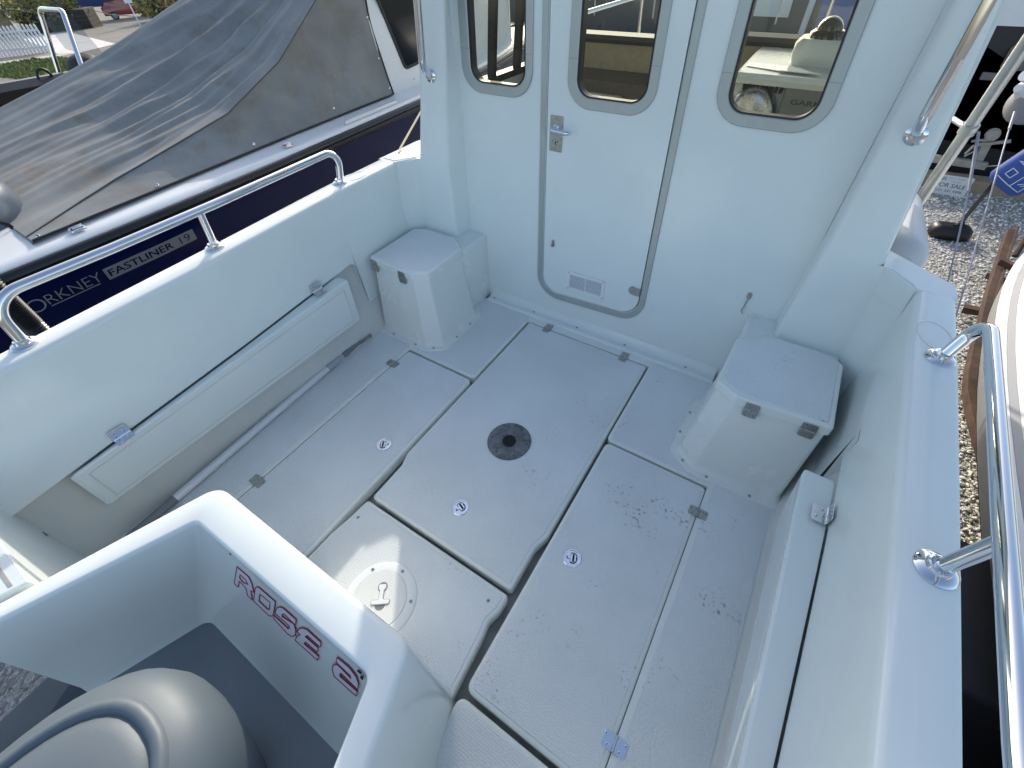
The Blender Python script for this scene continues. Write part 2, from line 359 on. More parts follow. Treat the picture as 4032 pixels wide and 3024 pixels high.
# round access plate
PLW = mat('dimpled_plastic', (0.74, 0.745, 0.73), rough=0.4, bump=0.8, bscale=170, bdist=0.002, kind='vor')
ax_, ay_ = -0.020, 0.128; f = XY.at(ax_, ay_, 0.0012, R(35)); b = MB()
b.lathe([(0.105, 0.0), (0.104, 0.003), (0.098, 0.0052), (0.0785, 0.0058), (0.0770, 0.0046)], f, 56)
ap = b.build('access_plate', WPLAST, lid_a)
b = MB(); b.lathe([(0.0765, 0.0046), (0.0765, 0.0064), (0.0755, 0.0070)], f, 48); b.build('access_lid', PLW, ap)
b = MB(); b.mi = 0
Tt = [(-0.026, -0.0058), (0.026, -0.0058), (0.026, 0.0058), (0.006, 0.0058), (0.0058, 0.030), (0.011, 0.036), (0.010, 0.047), (-0.010, 0.047), (-0.011, 0.036), (-0.0058, 0.030), (-0.006, 0.0058), (-0.026, 0.0058)]
h = f.at(0.004, -0.008, 0.0)
b.mi = 1; b.prism(inset(rnd(Tt, 0.004), -0.0016), h, 0.0070, 0.0074); b.prism(circ(0.014, 20, 0, 0.040), h, 0.0070, 0.0073); b.prism(circ(0.015, 20, 0, -0.006), h, 0.0070, 0.0073)
b.mi = 0; b.prism(rnd(Tt, 0.004), h, 0.0074, 0.0105, 0.0018)
b.build('access_handle', [WPLAST, GPLAST], ap)
for k in range(6):
    a = R(28+60*k); screw((ax_+0.091*math.cos(a), ay_+0.091*math.sin(a), 0.0066), (0, 0, 1), ap, 0.0052)
for x, y in ((-0.262, 0.268), (0.246, 0.288), (0.262, 0.028), (-0.27, 0.0)): screw((x, y, 0.0014), (0, 0, 1), lid_a, 0.0055)

HULLD = mat('dark_hull_paint', (0.012, 0.016, 0.03), rough=0.25)
# ---- hull sides, inner walls and gunwales
GIN = {-1: [(-0.6, 0.855), (0, 0.878), (0.45, 0.894), (1.02, 0.932), (1.37, 0.944)], 1: [(-0.6, 0.865), (0.0, 0.900), (0.27, 0.911), (0.59, 0.925), (1.08, 0.939), (1.36, 0.957)]}
GOUT = {-1: [(-0.6, 0.93), (0.07, 0.968), (0.53, 0.996), (1.05, 1.038), (1.6, 1.05)], 1: [(-0.6, 0.965), (0.30, 1.006), (0.67, 1.022), (1.05, 1.037), (1.42, 1.048)]}
GH = 0.66
def zs(y): return 0.314+max(-0.2, y+0.1)*0.048
for s in (-1, 1):
    ys = [-0.385, -0.25, 0, 0.2, 0.45, 0.7, 0.9, 0.96]
    b = MB()
    def sect(y, full):
        gi, go = lerp(GIN[s], y), lerp(GOUT[s], y); z0 = 0.0 if full else zs(y)
        pts = [(gi+0.03, z0), (gi-0.004 if not full else gi-0.02, z0), (gi-0.002, 0.45), (gi, 0.643), (gi+0.002, 0.651), (gi+0.007, 0.657), (gi+0.014, GH), (go-0.016, GH+0.001), (go-0.005, 0.656), (go, 0.645), (go+0.002, 0.60), (go-0.012, 0.585), (go-0.012, 0.54), (go-0.004, -0.05), (go-0.10, -0.40), (0.42, -0.72), (0.05, -0.86)]
        return [Vector((s*x, y, z)) for x, z in pts]
    rs = [sect(y, False) for y in ys]
    def two(rr):
        b.mi = 0; b.rings([r[:13] for r in rr], False, False, closed=False); b.mi = 1; b.rings([r[12:] for r in rr], False, False, closed=False); b.mi = 0
    two(rs); two([sect(y, True) for y in (0.995, 1.1, 1.2, 1.36)])
    # rounded forward corner of the locker opening
    def wall(y, z): return Vector((s*(lerp(GIN[s], y)-0.003), y, z))
    cor = []
    for k in range(7):
        a = k/6*math.pi/2; cor.append((0.96+0.035*math.sin(a), zs(0.96)-0.035+0.035*math.cos(a)))
    A = sect(0.96, False); B = sect(0.995, True)
    b.add([wall(0.96, zs(0.96)), wall(0.96, 0.45), wall(0.995, 0.45)]+[wall(y, z) for y, z in cor[1:]], [[0, 1, 2, 8, 7, 6, 5, 4, 3]])
    b.rings([[wall(y, z) for y, z in cor], [wall(y, z)+Vector((s*0.03, 0, 0)) for y, z in cor]], False, False, closed=False)
    b.add(A[2:]+B[2:], [[i, i+1, len(A)-2+i+1, len(A)-2+i] for i in range(len(A)-3)])
    b.add([wall(0.995, 0.0), wall(0.995, zs(0.96)), wall(0.995, 0.3)+Vector((s*0.05, 0, 0.06)), wall(0.995, 0)+Vector((s*0.03, 0, 0))], [[0, 1, 2, 3]])
    b.build('hull_side', [GEL, HULLD], boat, smooth=40)
    # liner behind the locker opening
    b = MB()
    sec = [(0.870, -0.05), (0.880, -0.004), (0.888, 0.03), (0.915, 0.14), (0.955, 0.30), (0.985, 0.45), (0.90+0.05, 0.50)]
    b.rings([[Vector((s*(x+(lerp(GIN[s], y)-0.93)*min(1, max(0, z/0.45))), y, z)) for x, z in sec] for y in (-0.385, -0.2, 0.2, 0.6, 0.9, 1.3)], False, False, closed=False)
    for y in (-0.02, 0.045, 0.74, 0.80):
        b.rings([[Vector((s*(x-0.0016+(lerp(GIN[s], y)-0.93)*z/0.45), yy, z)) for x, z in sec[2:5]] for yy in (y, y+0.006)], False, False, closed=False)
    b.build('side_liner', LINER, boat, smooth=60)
    # hinged locker flap
    b = MB(); f = F((0, 0, 0), (0, 1, 0), (0, 0, 1))
    rs = []
    for y in (-0.13, -0.12, 0.15, 0.4, 0.65, 0.875, 0.89):
        e = 0.004 if y in (-0.13, 0.89) else 0
        gi = lerp(GIN[s], y); zt = zs(y)-0.004
        q = [(gi-0.008-e, zt-0.002-e), (0.860+e, zt-e), (0.8555+e, zt-0.0015-e), (0.8535+e, zt-0.006-e), (0.866+e, 0.142+e), (0.871+e, 0.136+e), (0.890-e, 0.140+e), (0.885-e, zt-0.03-e), (gi-0.008-e, zt-0.024)]
        rs.append([Vector((s*x, y, z)) for x, z in q])
    b.rings(rs)
    b.mi = 0
    def fp(y, t, o): zt = zs(y)-0.010; return Vector((s*(0.8535+(0.866-0.8535)*t-o), y, zt+(0.142-zt)*t))
    q = [(-0.095, 0.12), (0.855, 0.12), (0.855, 0.90), (-0.095, 0.90)]
    q2 = [(-0.092, 0.135), (0.852, 0.135), (0.852, 0.885), (-0.092, 0.885)]
    b.rings([[fp(y, t, -0.001) for y, t in q], [fp(y, t, 0.0012) for y, t in q2]], True, True)
    fl = b.build('locker_flap', [GEL, GEL2], boat, smooth=20)
    q3 = [(-0.098, 0.11), (0.858, 0.11), (0.858, 0.91), (-0.098, 0.91)]; MB().tube([fp(y, t, 0.0004) for y, t in q3+[q3[0]]], 0.0016, 6).build('moulded_border', LINER, fl)
    for y in (0.018, 0.777) if s < 0 else (-0.05, 0.775):
        gi = lerp(GIN[s], y); o = Vector((s*(gi-0.010), y, zs(y)+0.002))
        hinge(F(o, (-s, 0, 0.02), (0, 1, 0), (0, 0, 1)) if s < 0 else F(o, (-1, 0, 0.02), (0, 1, 0), (0, 0, 1)), fl, L=0.066, W=0.045, m=STEEL) if False else None
        b = MB(); t = 0.002
        g1 = F(o, (-s, 0, 0.0), (0, 1, 0), (0, 0, 1)); g2 = F(o+Vector((0, 0, 0.0)), (0, 0, 1), (0, 1, 0), (-s, 0, 0))
        for g in (g1, g2):
            b.mi = 0; b.prism(rnd(rect(0.003, 0.035, -0.023, 0.023), 0.004), g, 0.0, t, 0.0006)
            for a_, c_ in ((0.013, -0.012), (0.024, 0.011)):
                b.mi = 0; b.lathe([(0.0042, t), (0.0042, t+0.0007), (0.003, t+0.001)], g.at(a_, c_), 12)
                b.mi = 1; b.lathe([(0.0016, t+0.0009), (0.0016, t+0.0014)], g.at(a_, c_), 6)
        b.mi = 0; b.tube([o+Vector((-s*0.002, -0.023, 0.002)), o+Vector((-s*0.002, 0.023, 0.002))], 0.004, 10)
        b.build('hinge', [STEEL, DARKHOLE], fl)
# gunwale ends by the cabin
for pl, pg in (([(0.956, 1.357), (0.878, 1.432), (0.872, 1.56), (0.896, 1.541), (0.975, 1.478), (1.044, 1.424), (1.046, 1.357)], None),
               ([(-0.944, 1.357), (-0.878, 1.436), (-0.872, 2.3), (-1.02, 2.3), (-1.048, 1.6), (-1.046, 1.357)], [(-0.962, 1.37), (-0.905, 1.445), (-0.90, 2.2), (-1.005, 2.2), (-1.03, 1.6), (-1.026, 1.37)])):
    b = MB(); b.prism(pl, XY, 0.58, GH+0.001, 0.003)
    if pg: b.mi = 1; b.prism(pg, XY, GH-0.002, GH+0.004, 0.002)
    b.build('gunwale_cap', [GEL, GRIP], boat)

# ---- cabin bulkhead, door, windows
BF = F((0, 1.475, 0), (1, 0, 0), (0, 0.08, 1))
DO = [(-0.281, 0.137), (0.187, 0.160), (0.181, 1.86), (-0.296, 1.86)]
dop = rnd(DO, [0.085, 0.085, 0.07, 0.07], 10)
WIN = dict(port=((-0.622, -0.383, 0.972), (-0.668, -0.350, 0.932)), starboard=((0.331, 0.566, 0.979), (0.294, 0.604, 0.941)))
def wpoly(x0, x1, z0, r, top=1.62): return rnd(rect(x0, x1, z0, top), r, 9)
holes = [dop]+[wpoly(g[0]-0.006, g[1]+0.006, g[2]-0.006, 0.058) for g, fr_ in WIN.values()]
b = MB(); b.plate([(-0.692, -0.06), (0.70, -0.06), (0.715, 0.69), (0.742, 1.25), (0.742, 2.0), (-0.70, 2.0)], holes, BF, -0.025, 0.0)
b.build('cabin_bulkhead', GEL, boat, smooth=0)
b = MB()                                            # bead along the foot of the bulkhead
b.rings([[Vector((x, y, z)) for y, z in ((1.424, -0.01), (1.424, 0.004), (1.428, 0.0095), (1.436, 0.011), (1.452, 0.009), (1.462, 0.012), (1.474, 0.03), (1.484, 0.06))] for x in (-0.575, -0.3, 0, 0.3, 0.56)], False, False, closed=False)
b.build('bulkhead_foot', GEL, boat, smooth=60)
for x in (-0.545, -0.31, -0.075, 0.165, 0.44): screw((x, 1.452, 0.0095), (0, -0.1, 1), boat)
def ring_plate(name, outer, inner, fr, h0, h1, m, par, bev=0.0025):
    b = MB()
    oi = inset(outer, bev); io = inset(inner, -bev); n = len(outer)
    b.rings([[fr(p[0], p[1], h0) for p in outer], [fr(p[0], p[1], h1-bev) for p in outer], [fr(p[0], p[1], h1) for p in oi]], False, False)
    b.rings([[fr(p[0], p[1], h1) for p in io], [fr(p[0], p[1], h1-bev) for p in inner], [fr(p[0], p[1], h0) for p in inner]], False, False)
    if len(outer) == len(inner): b.rings([[fr(p[0], p[1], h1) for p in oi], [fr(p[0], p[1], h1) for p in io]], False, False)
    return b.build(name, m, par)
ring_plate('door_frame', rnd([(-0.307, 0.106), (0.212, 0.131), (0.208, 1.89), (-0.321, 1.89)], [0.11, 0.11, 0.09, 0.09], 10), rnd([(-0.2835, 0.1345), (0.1895, 0.1575), (0.1835, 1.865), (-0.2985, 1.865)], [0.085, 0.085, 0.07, 0.07], 10), BF, -0.004, 0.006, ALU, boat)
b = MB()
dl = rnd([(-0.2765, 0.1415), (0.1825, 0.1640), (0.1765, 1.855), (-0.2915, 1.855)], [0.081, 0.081, 0.066, 0.066], 10)
b.plate(dl, [wpoly(-0.174, 0.083, 0.961, 0.058)], BF, -0.022, 0.002)
door = b.build('cabin_door', GEL, boat, smooth=0)
b = MB(); b.plate(inset(dop, -0.012), [], BF, -0.06, -0.050)   # dark rebate seen through the door gap
for o_ in ():
    pass
b = MB(); n_ = len(dop); ins = inset(dop, 0.05)
b.rings([[BF(p[0], p[1], -0.024) for p in dop], [BF(p[0], p[1], -0.024) for p in ins]], False, False); b.build('door_seal', BLACK, boat, smooth=0)
def window(par, g, fr_, name='window'):
    W = thing_part = None
    fo = wpoly(*fr_, 0.092, 1.66); fi = wpoly(g[0]-0.004, g[1]+0.004, g[2]-0.004, 0.056, 1.622)
    w_ = ring_plate('window_frame', fo, fi, BF, 0.001, 0.0075, ALU, par)
    b = MB(); so_ = wpoly(g[0]-0.004, g[1]+0.004, g[2]-0.004, 0.056, 1.622); si = wpoly(g[0]+0.0015, g[1]-0.0015, g[2]+0.0015, 0.052, 1.615)
    b.rings([[BF(p[0], p[1], 0.005) for p in so_], [BF(p[0], p[1], 0.0045) for p in si], [BF(p[0], p[1], -0.03) for p in si]], False, False); b.build('window_seal', BLACK, w_)
    b = MB(); b.add([BF(p[0], p[1], 0.0015) for p in so_], [list(range(len(so_)))]); b.build('window_pane', GLASS, w_, smooth=0)
    # fine joints where the lower frame bar meets the uprights
    for x0, x1 in ((fr_[0]+0.002, g[0]-0.006), (g[1]+0.006, fr_[1]-0.002)): MB().prism(rect(x0, x1, 1.075, 1.0762), BF, 0.0074, 0.0078).build('frame_joint', GPLAST, w_)
for g, fr_ in WIN.values(): window(boat, g, fr_)
window(door, (-0.168, 0.077, 0.967), (-0.208, 0.113, 0.927))
# door furniture
b = MB(); b.prism(rnd(rect(-0.270, -0.216, 0.768, 0.894), 0.004), BF, 0.002, 0.0045, 0.0008)
hp = b.build('handle_plate', SATIN, door)
b = MB()
b.mi = 1; b.prism(circ(0.0032, 10, -0.243, 0.802), BF, 0.0046, 0.0050); b.prism(rect(-0.2442, -0.2418, 0.7915, 0.802), BF, 0.0046, 0.0050)
b.build('keyhole', [SATIN, DARKHOLE], hp)
for z in (0.885, 0.779): screw(BF(-0.243, z, 0.0042), BF.n, hp, 0.0045)
b = MB(); b.lathe([(0.012, 0.0045), (0.012, 0.010), (0.009, 0.012)], BF.at(-0.243, 0.853), 16)
b.tube(fillet([BF(-0.243, 0.853, 0.008), BF(-0.243, 0.853, 0.048), BF(-0.176, 0.851, 0.052), BF(-0.172, 0.851, 0.030)], 0.016), 0.0078, 12)
b.build('door_handle', CHROME, hp)
f = BF.at(-0.062, 0.2355, 0.002, R(1)); b = MB()
b.plate(rnd(rect(-0.09, 0.09, -0.046, 0.046), 0.008), [rnd(rect(-0.076, 0.076, -0.033, 0.033), 0.004)], f, 0, 0.005)
for k in range(9): b.prism(rnd(rect(-0.0755, 0.0755, -0.0325+k*0.0074, -0.0285+k*0.0074), 0.001), f, 0.001, 0.0042, 0.0012)
b.prism(rect(-0.002, 0.002, -0.033, 0.033), f, 0.001, 0.0046)
b.mi = 1; b.prism(rect(-0.076, 0.076, -0.033, 0.033), f, 0.0002, 0.0008); b.mi = 2
for x in (-0.083, 0.083):
    for y in (-0.039, 0.039): b.lathe([(0.0035, 0.005), (0.0026, 0.0064)], f.at(x, y), 10)
b.build('vent_grille', [WPLAST, GPLAST, SATIN], door)
b = MB(); b.prism(rnd(rect(-0.2405, -0.2265, 0.372, 0.405), 0.0068), BF, 0.002, 0.0036, 0.0006); b.lathe([(0.0045, 0.0036), (0.0045, 0.008), (0.007, 0.012)], BF.at(-0.2335, 0.381), 12)
b.build('hook_eye', SATIN, door)
b = MB(); b.prism(circ(0.020, 20, 0.153, 0.280), BF, 0.002, 0.0052, 0.001); b.prism(rnd(rect(0.160, 0.183, 0.262, 0.297), 0.003), BF, 0.002, 0.009, 0.0012)
b.build('door_keep', SATIN, door)
b = MB(); b.prism(rnd(rect(0.567, 0.583, 0.388, 0.416), 0.007), BF, 0.0, 0.002, 0.0005)
b.tube(fillet([BF(0.576, 0.400, 0.002), BF(0.575, 0.392, 0.010), BF(0.570, 0.350, 0.006), BF(0.566, 0.337, 0.008), BF(0.575, 0.333, 0.016)], 0.006), 0.0024, 8)
b.build('cabin_hook', SATIN, boat)

# ---- corner wings each side of the bulkhead
for s, Cx, Ax, Bx in ((-1, [(0.66, 0.875), (0.97, 0.815), (1.22, 0.775), (1.95, 0.70)], [(0, 0.69), (2, 0.69)], [(0.3, 0.697), (0.66, 0.705), (0.9, 0.686), (1.25, 0.655), (2, 0.62)]),
                      (1, [(0.66, 0.875), (0.95, 0.852), (1.25, 0.828), (1.95, 0.77)], [(0.3, 0.685), (0.69, 0.717), (1.25, 0.742), (2, 0.76)], [(0.3, 0.690), (0.69, 0.722), (1.25, 0.746), (2, 0.765)])):
    b = MB(); rs = []
    for z in (0.664, 0.75, 0.9, 1.05, 1.22, 1.5, 1.95):
        yw = 1.379+0.08*z; yb = 1.475+0.08*z; cx, ax, bx = lerp(Cx, z), lerp(Ax, z), lerp(Bx, z)
        q = [(ax, yb+0.01), (ax+0.001, yb-0.008), (ax+0.006, yb-0.016), (bx+0.0, yw+0.016), (bx+0.004, yw+0.005), (bx+0.014, yw), (cx-0.016, yw), (cx-0.005, yw+0.004), (cx, yw+0.014), (cx, yw+0.10)]
        rs.append([Vector((s*x, y, z)) for x, y in q])
    b.rings(rs, False, False, closed=False)
    rs = []
    for z in (0.0, 0.30, 0.5, 0.664):
        yw = 1.379+0.08*z; yb = 1.475+0.08*z; ax, bx = lerp(Ax, z), lerp(Bx, z); g = lerp(GIN[s], 1.36); t = max(0, z-0.3)/0.364
        cx = 0.900-0.0*t; dx = g-0.002; dy = 1.335+0.03*t
        q = [(ax, yb+0.01), (ax+0.001, yb-0.008), (ax+0.006, yb-0.016), (bx+0.0, yw+0.016), (bx+0.004, yw+0.005), (bx+0.014, yw), (cx-0.012, yw), (cx, yw-0.004), (dx-0.008, dy+0.01), (dx, dy-0.01)]
        rs.append([Vector((s*x, y, z)) for x, y in q])
    b.rings(rs, False, False, closed=False)
    b.build('cabin_wing', GEL, boat, smooth=50)
# grab rails on the wings
def grab(pts, base, n, lab=None):
    b = MB(); b.tube(fillet(pts, 0.05, 9), 0.0125, 16)
    g = b.build('grab_rail', STEEL, boat, smooth=60); n = Vector(n)
    b = MB(); b.lathe([(0.024, -0.001), (0.024, 0.004), (0.020, 0.008), (0.0145, 0.0095)], F(base, (1, 0, 0), n.cross(Vector((1, 0, 0))), n), 24)
    b.build('rail_flange', STEEL, g, smooth=40)
grab([(-0.748, 1.462, 0.990), (-0.732, 1.405, 1.03), (-0.70, 1.408, 1.30), (-0.64, 1.44, 1.75), (-0.64, 1.52, 1.78)], (-0.747, 1.4575, 0.992), (0, -1, 0.08))
grab([(0.797, 1.462, 0.999), (0.789, 1.405, 1.03), (0.792, 1.402, 1.17), (0.80, 1.43, 1.60), (0.80, 1.51, 1.63)], (0.797, 1.4585, 0.999), (0, -1, 0.08))

# ---- corner locker boxes
TOPP = [(0.652, 1.045), (0.905, 1.056), (0.905, 1.343), (0.863, 1.368), (0.681, 1.372), (0.590, 1.310), (0.583, 1.080)]
FOOT = [(0.612, 1.002), (0.880, 1.006), (0.900, 1.36), (0.87, 1.40), (0.66, 1.40), (0.552, 1.29), (0.546, 1.042)]
def mir(poly, s): return [(s*p[0], p[1]) for p in poly]
for s in (-1, 1):
    rT = [0.012, 0.012, 0.02, 0.02, 0.02, 0.02, 0.012]
    foot = rnd(mir(FOOT, s), 0.02); body = rnd(inset(mir(TOPP, s), 0.007), rT); mid = [(Vector(a)*0.5+Vector(c)*0.5) for a, c in zip(foot, body)]
    b = MB(); fl = inset(foot, -0.030); 
    b.rings([[Vector((p.x, p.y, z)) for p in L_] for L_, z in ((fl, -0.01), (fl, 0.004), (inset(foot, -0.027), 0.0085), (inset(foot, -0.016), 0.0095), (inset(foot, -0.008), 0.012), (inset(foot, -0.002), 0.022), (foot, 0.035), (mid, 0.175), (body, 0.3225))], False, True)
    bx = b.build('locker_box', GEL2, boat, smooth=45)
    b = MB(); b.prism(rnd(mir([(0.60, 1.30), (0.90, 1.30), (0.90, 1.53), (0.592, 1.53)], s), 0.012), XY, 0.0, 0.335, 0.012)
    b.build('box_backing', GEL2, bx, smooth=40)
    b = MB(); top = rnd(mir(TOPP, s), rT); b.prism(top, XY, 0.3275, 0.3605, 0.006)
    b.mi = 1; b.prism(rnd(inset(mir(TOPP, s), 0.015), 0.010), XY, 0.358, 0.3632, 0.0024, capb=False)
    ld = b.build('box_lid', [GEL2, GRIP], bx, smooth=40)
    for x in ((0.700, 0.853) if s > 0 else (0.708, 0.880)):
        yf = 1.045+(x-0.652)*0.0435
        b = MB(); g = F((s*x, yf-0.0022, 0.325), (0, 0.05, 1), (1, 0, 0), (0, -1, 0.05))
        hinge(g, bx, L=0.056, W=0.040)
    fs_ = inset(foot, -0.019)
    for (x, y) in ((0.66, 0.983), (0.80, 0.985), (0.572, 1.006), (0.526, 1.12), (0.53, 1.225)): screw((s*x, y, 0.0098), (0, 0, 1), bx)

# ---- motor well
YA = -0.385                                          # aft face of the transom; the well is open behind it
WO = [(-0.4865, YA), (-0.325, 0.066), (0.288, 0.066), (0.4435, YA)]
WI = [(-0.4435, YA), (-0.281, -0.014), (0.256, -0.010), (0.3855, YA)]
WB = [(-0.432, YA), (-0.330, -0.135), (0.262, -0.135), (0.350, YA)]
def opl(poly, d, r):                                 # open, offset (to the right = inboard of the U), filleted path
    P_ = [Vector(p) for p in poly]; out = []
    for i, p in enumerate(P_):
        ns = []
        if i > 0: t_ = (p-P_[i-1]).normalized(); ns.append(Vector((t_.y, -t_.x)))
        if i < 3: t_ = (P_[i+1]-p).normalized(); ns.append(Vector((t_.y, -t_.x)))
        m = sum(ns, Vector((0, 0))).normalized(); q = p+m*(d/max(0.3, m.dot(ns[0])))
        if i in (0, 3): t_ = (P_[1]-P_[0]) if i == 0 else (P_[3]-P_[2]); q = q+t_*((YA-q.y)/t_.y)
        out.append(Vector((q.x, q.y, 0)))
    return fillet(out, r, 9)
RZ = 0.46; b = MB()
def lv(q, z): return [Vector((p.x, p.y, z)) for p in q]
oP, iP, bP = opl(WO, 0, 0.045), opl(WI, 0, 0.022), opl(WB, 0, 0.045)
lv2 = [lv(opl(WO, -0.012, 0.05), -0.05), lv(opl(WO, -0.004, 0.047), 0.30), lv(oP, RZ-0.016), lv(opl(WO, 0.002, 0.044), RZ-0.007), lv(opl(WO, 0.006, 0.042), RZ-0.002), lv(opl(WO, 0.012, 0.04), RZ),
       lv(opl(WI, -0.008, 0.026), RZ), lv(opl(WI, -0.003, 0.024), RZ-0.002), lv(opl(WI, -0.0005, 0.022), RZ-0.007), lv(iP, RZ-0.014),
       [Vector((p.x*0.94+q.x*0.06, p.y*0.94+q.y*0.06, RZ-0.04)) for p, q in zip(iP, bP)], [Vector((p.x*0.5+q.x*0.5, p.y*0.5+q.y*0.5, 0.28)) for p, q in zip(iP, bP)], lv(bP, 0.125), lv(opl(WB, 0.012, 0.035), 0.105)]
b.rings(lv2, False, False, closed=False)
for e in (0, -1): b.add([r[e] for r in lv2]+[Vector((lv2[-1][e].x, YA, -0.05))], [t for t in tessellate_polygon([[r[e] for r in lv2]+[Vector((lv2[-1][e].x, YA, -0.05))]])])
well = b.build('motor_well', GEL, boat, smooth=50)
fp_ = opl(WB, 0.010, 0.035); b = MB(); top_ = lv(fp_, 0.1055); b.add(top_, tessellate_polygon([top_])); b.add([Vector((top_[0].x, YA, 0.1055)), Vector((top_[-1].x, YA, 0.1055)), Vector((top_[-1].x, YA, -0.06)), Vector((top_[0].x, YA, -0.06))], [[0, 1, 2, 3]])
b.build('well_floor', mat('well_shade_grey', (0.20, 0.225, 0.245), 0.45, noise=0.12, nscale=6), well, smooth=0)  # floor coloured dark grey to stand for the deep shade in the well
# boat's name in outline letters on the well's front wall
ROSE = {'R': [[(-0.145, 0.415), (-0.103, 0.417), (-0.094, 0.405), (-0.09, 0.382), (-0.102, 0.378), (-0.101, 0.35), (-0.119, 0.35), (-0.119, 0.369), (-0.128, 0.371), (-0.144, 0.374), (-0.154, 0.348), (-0.169, 0.347)], [(-0.137, 0.398), (-0.117, 0.399), (-0.11, 0.39), (-0.128, 0.381), (-0.141, 0.386)]], 'O': [[(-0.077, 0.408), (-0.067, 0.414), (-0.013, 0.416), (-0.025, 0.369), (-0.033, 0.357), (-0.043, 0.351), (-0.096, 0.351), (-0.084, 0.397)], [(-0.066, 0.396), (-0.032, 0.399), (-0.038, 0.374), (-0.045, 0.368), (-0.075, 0.369), (-0.069, 0.391)]], 'S': [[(-0.018, 0.382), (-0.011, 0.399), (0.001, 0.413), (0.012, 0.419), (0.053, 0.42), (0.049, 0.402), (0.015, 0.404), (0.007, 0.397), (0.005, 0.389), (0.044, 0.4), (0.049, 0.388), (0.046, 0.369), (0.034, 0.354), (0.02, 0.349), (-0.026, 0.356), (-0.023, 0.368), (0.023, 0.368), (0.028, 0.374), (0.027, 0.381), (-0.015, 0.379)]], 'E': [[(0.053, 0.386), (0.059, 0.399), (0.071, 0.412), (0.085, 0.42), (0.126, 0.42), (0.124, 0.405), (0.086, 0.404), (0.078, 0.394), (0.117, 0.396), (0.113, 0.38), (0.079, 0.379), (0.073, 0.368), (0.117, 0.372), (0.113, 0.356), (0.044, 0.352), (0.05, 0.368), (0.063, 0.385)]], '2': [[(0.171, 0.42), (0.203, 0.423), (0.221, 0.415), (0.228, 0.4), (0.226, 0.382), (0.182, 0.385), (0.177, 0.376), (0.179, 0.372), (0.225, 0.375), (0.222, 0.358), (0.161, 0.355), (0.156, 0.371), (0.158, 0.383), (0.166, 0.395), (0.174, 0.4), (0.208, 0.396), (0.207, 0.403), (0.168, 0.404)]]}
k_ = 0.386
WFr = F((0, -0.0045-k_*0.46, 0), (-1, 0, 0), (0, k_, 1))          # faces aft, up the sloping wall
vs_ = math.hypot(1, k_)
for ch, loops in ROSE.items():
    b = MB(); L2 = [[(-x, z*vs_) for x, z in l] for l in loops]
    f = F(WFr.o, (-1, 0, 0), (0, k_, 1), Vector((0, -1, k_)))
    f.u = Vector((-1, 0, 0)); f.n = Vector((0, -1, k_)).normalized(); f.v = Vector((0, k_, 1)).normalized()
    tris = tessellate_polygon([[Vector((p[0], p[1], 0)) for p in l] for l in L2]); flat = [p for l in L2 for p in l]
    b.mi = 1; b.add([f(p[0], p[1], 0.0012) for p in flat], tris)
    b.mi = 0
    for l in L2:
        pts = [f(p[0], p[1], 0.0014) for p in l]
        b.tube(pts+[pts[0]], 0.00115, 6)
    b.build('name_letter', [RED, LILAC], well, smooth=0)
for (x, y, z, w_, h_) in ((0.232, -0.0135, 0.443, 0.012, 0.006), (0.238, -0.017, 0.433, 0.008, 0.010), (-0.162, -0.0135, 0.442, 0.008, 0.003)):
    MB().prism(rnd([(x-w_/2, -h_/2), (x+w_/3, -h_/2*1.2), (x+w_/2, h_/2), (x-w_/4, h_/2*0.8)], 0.001), F((0, y-0.0009, z), (-1, 0, 0), (0, 0.386, 1), (0, -1, 0.386)) if False else F((0, y-0.0012, z), (1, 0, 0), (0, 0.386, 1)), -0.001, 0.0006).build('gelcoat_chip', DARKHOLE, well, smooth=0)
# aft side decks
for s in (-1, 1):
    b = MB(); x1 = 0.455 if s < 0 else 0.41
    pl = [(s*0.965, -0.262), (s*x1, -0.262), (s*(x1+0.045), YA), (s*0.965, YA)]
    b.prism(pl, XY, -0.02, 0.457, 0.006)
    b.mi = 1; b.prism([(s*0.895, -0.282), (s*(x1+0.02), -0.282), (s*(x1+0.022), -0.288), (s*0.895, -0.288)], XY, 0.455, 0.4582)
    b.build('aft_deck', [GEL, GUT], boat)
b = MB(); b.add([(-0.93, YA, 0.10), (0.93, YA, 0.10), (0.85, YA, -0.35), (0.40, YA, -0.74), (0, YA, -0.84), (-0.40, YA, -0.74), (-0.85, YA, -0.35)], [list(range(7))]); b.build('transom', HULLD, boat, smooth=0)

# ---- side rails on the gunwales
def handrail(path, rad, bases, mid, lab):
    b = MB(); b.tube(fillet(path, rad, 10), 0.0135, 18); r_ = b.build('hand_rail', STEEL, boat, smooth=60); r_['label'] = lab
    b = MB(); b.tube(mid, 0.0115, 16); st = b.build('rail_stanchion', STEEL, r_, smooth=60)
    for p, d in bases:
        d = Vector(d).normalized(); b = MB()
        b.lathe([(0.030, -0.004), (0.030, 0.003), (0.026, 0.007), (0.018, 0.0095), (0.0165, 0.016), (0.0135, 0.017)], F(p, (1, 0, 0), (0, 1, 0)), 28)
        b.build('rail_flange', STEEL, r_, smooth=40)
handrail([(-0.934, 0.022, 0.655), (-0.952, 0.034, 0.787), (-0.938, 0.30, 0.79), (-0.945, 0.60, 0.79), (-0.978, 1.118, 0.79), (-0.995, 1.095, 0.655)], [0, 0.075, 0, 0, 0.075, 0],
         [((-0.934, 0.022, 0.661), (0, 0, 1)), ((-0.961, 0.543, 0.661), (0, 0, 1)), ((-0.995, 1.095, 0.661), (0, 0, 1))], [(-0.961, 0.543, 0.658), (-0.943, 0.548, 0.785)], 'sunlit port gunwale rail')
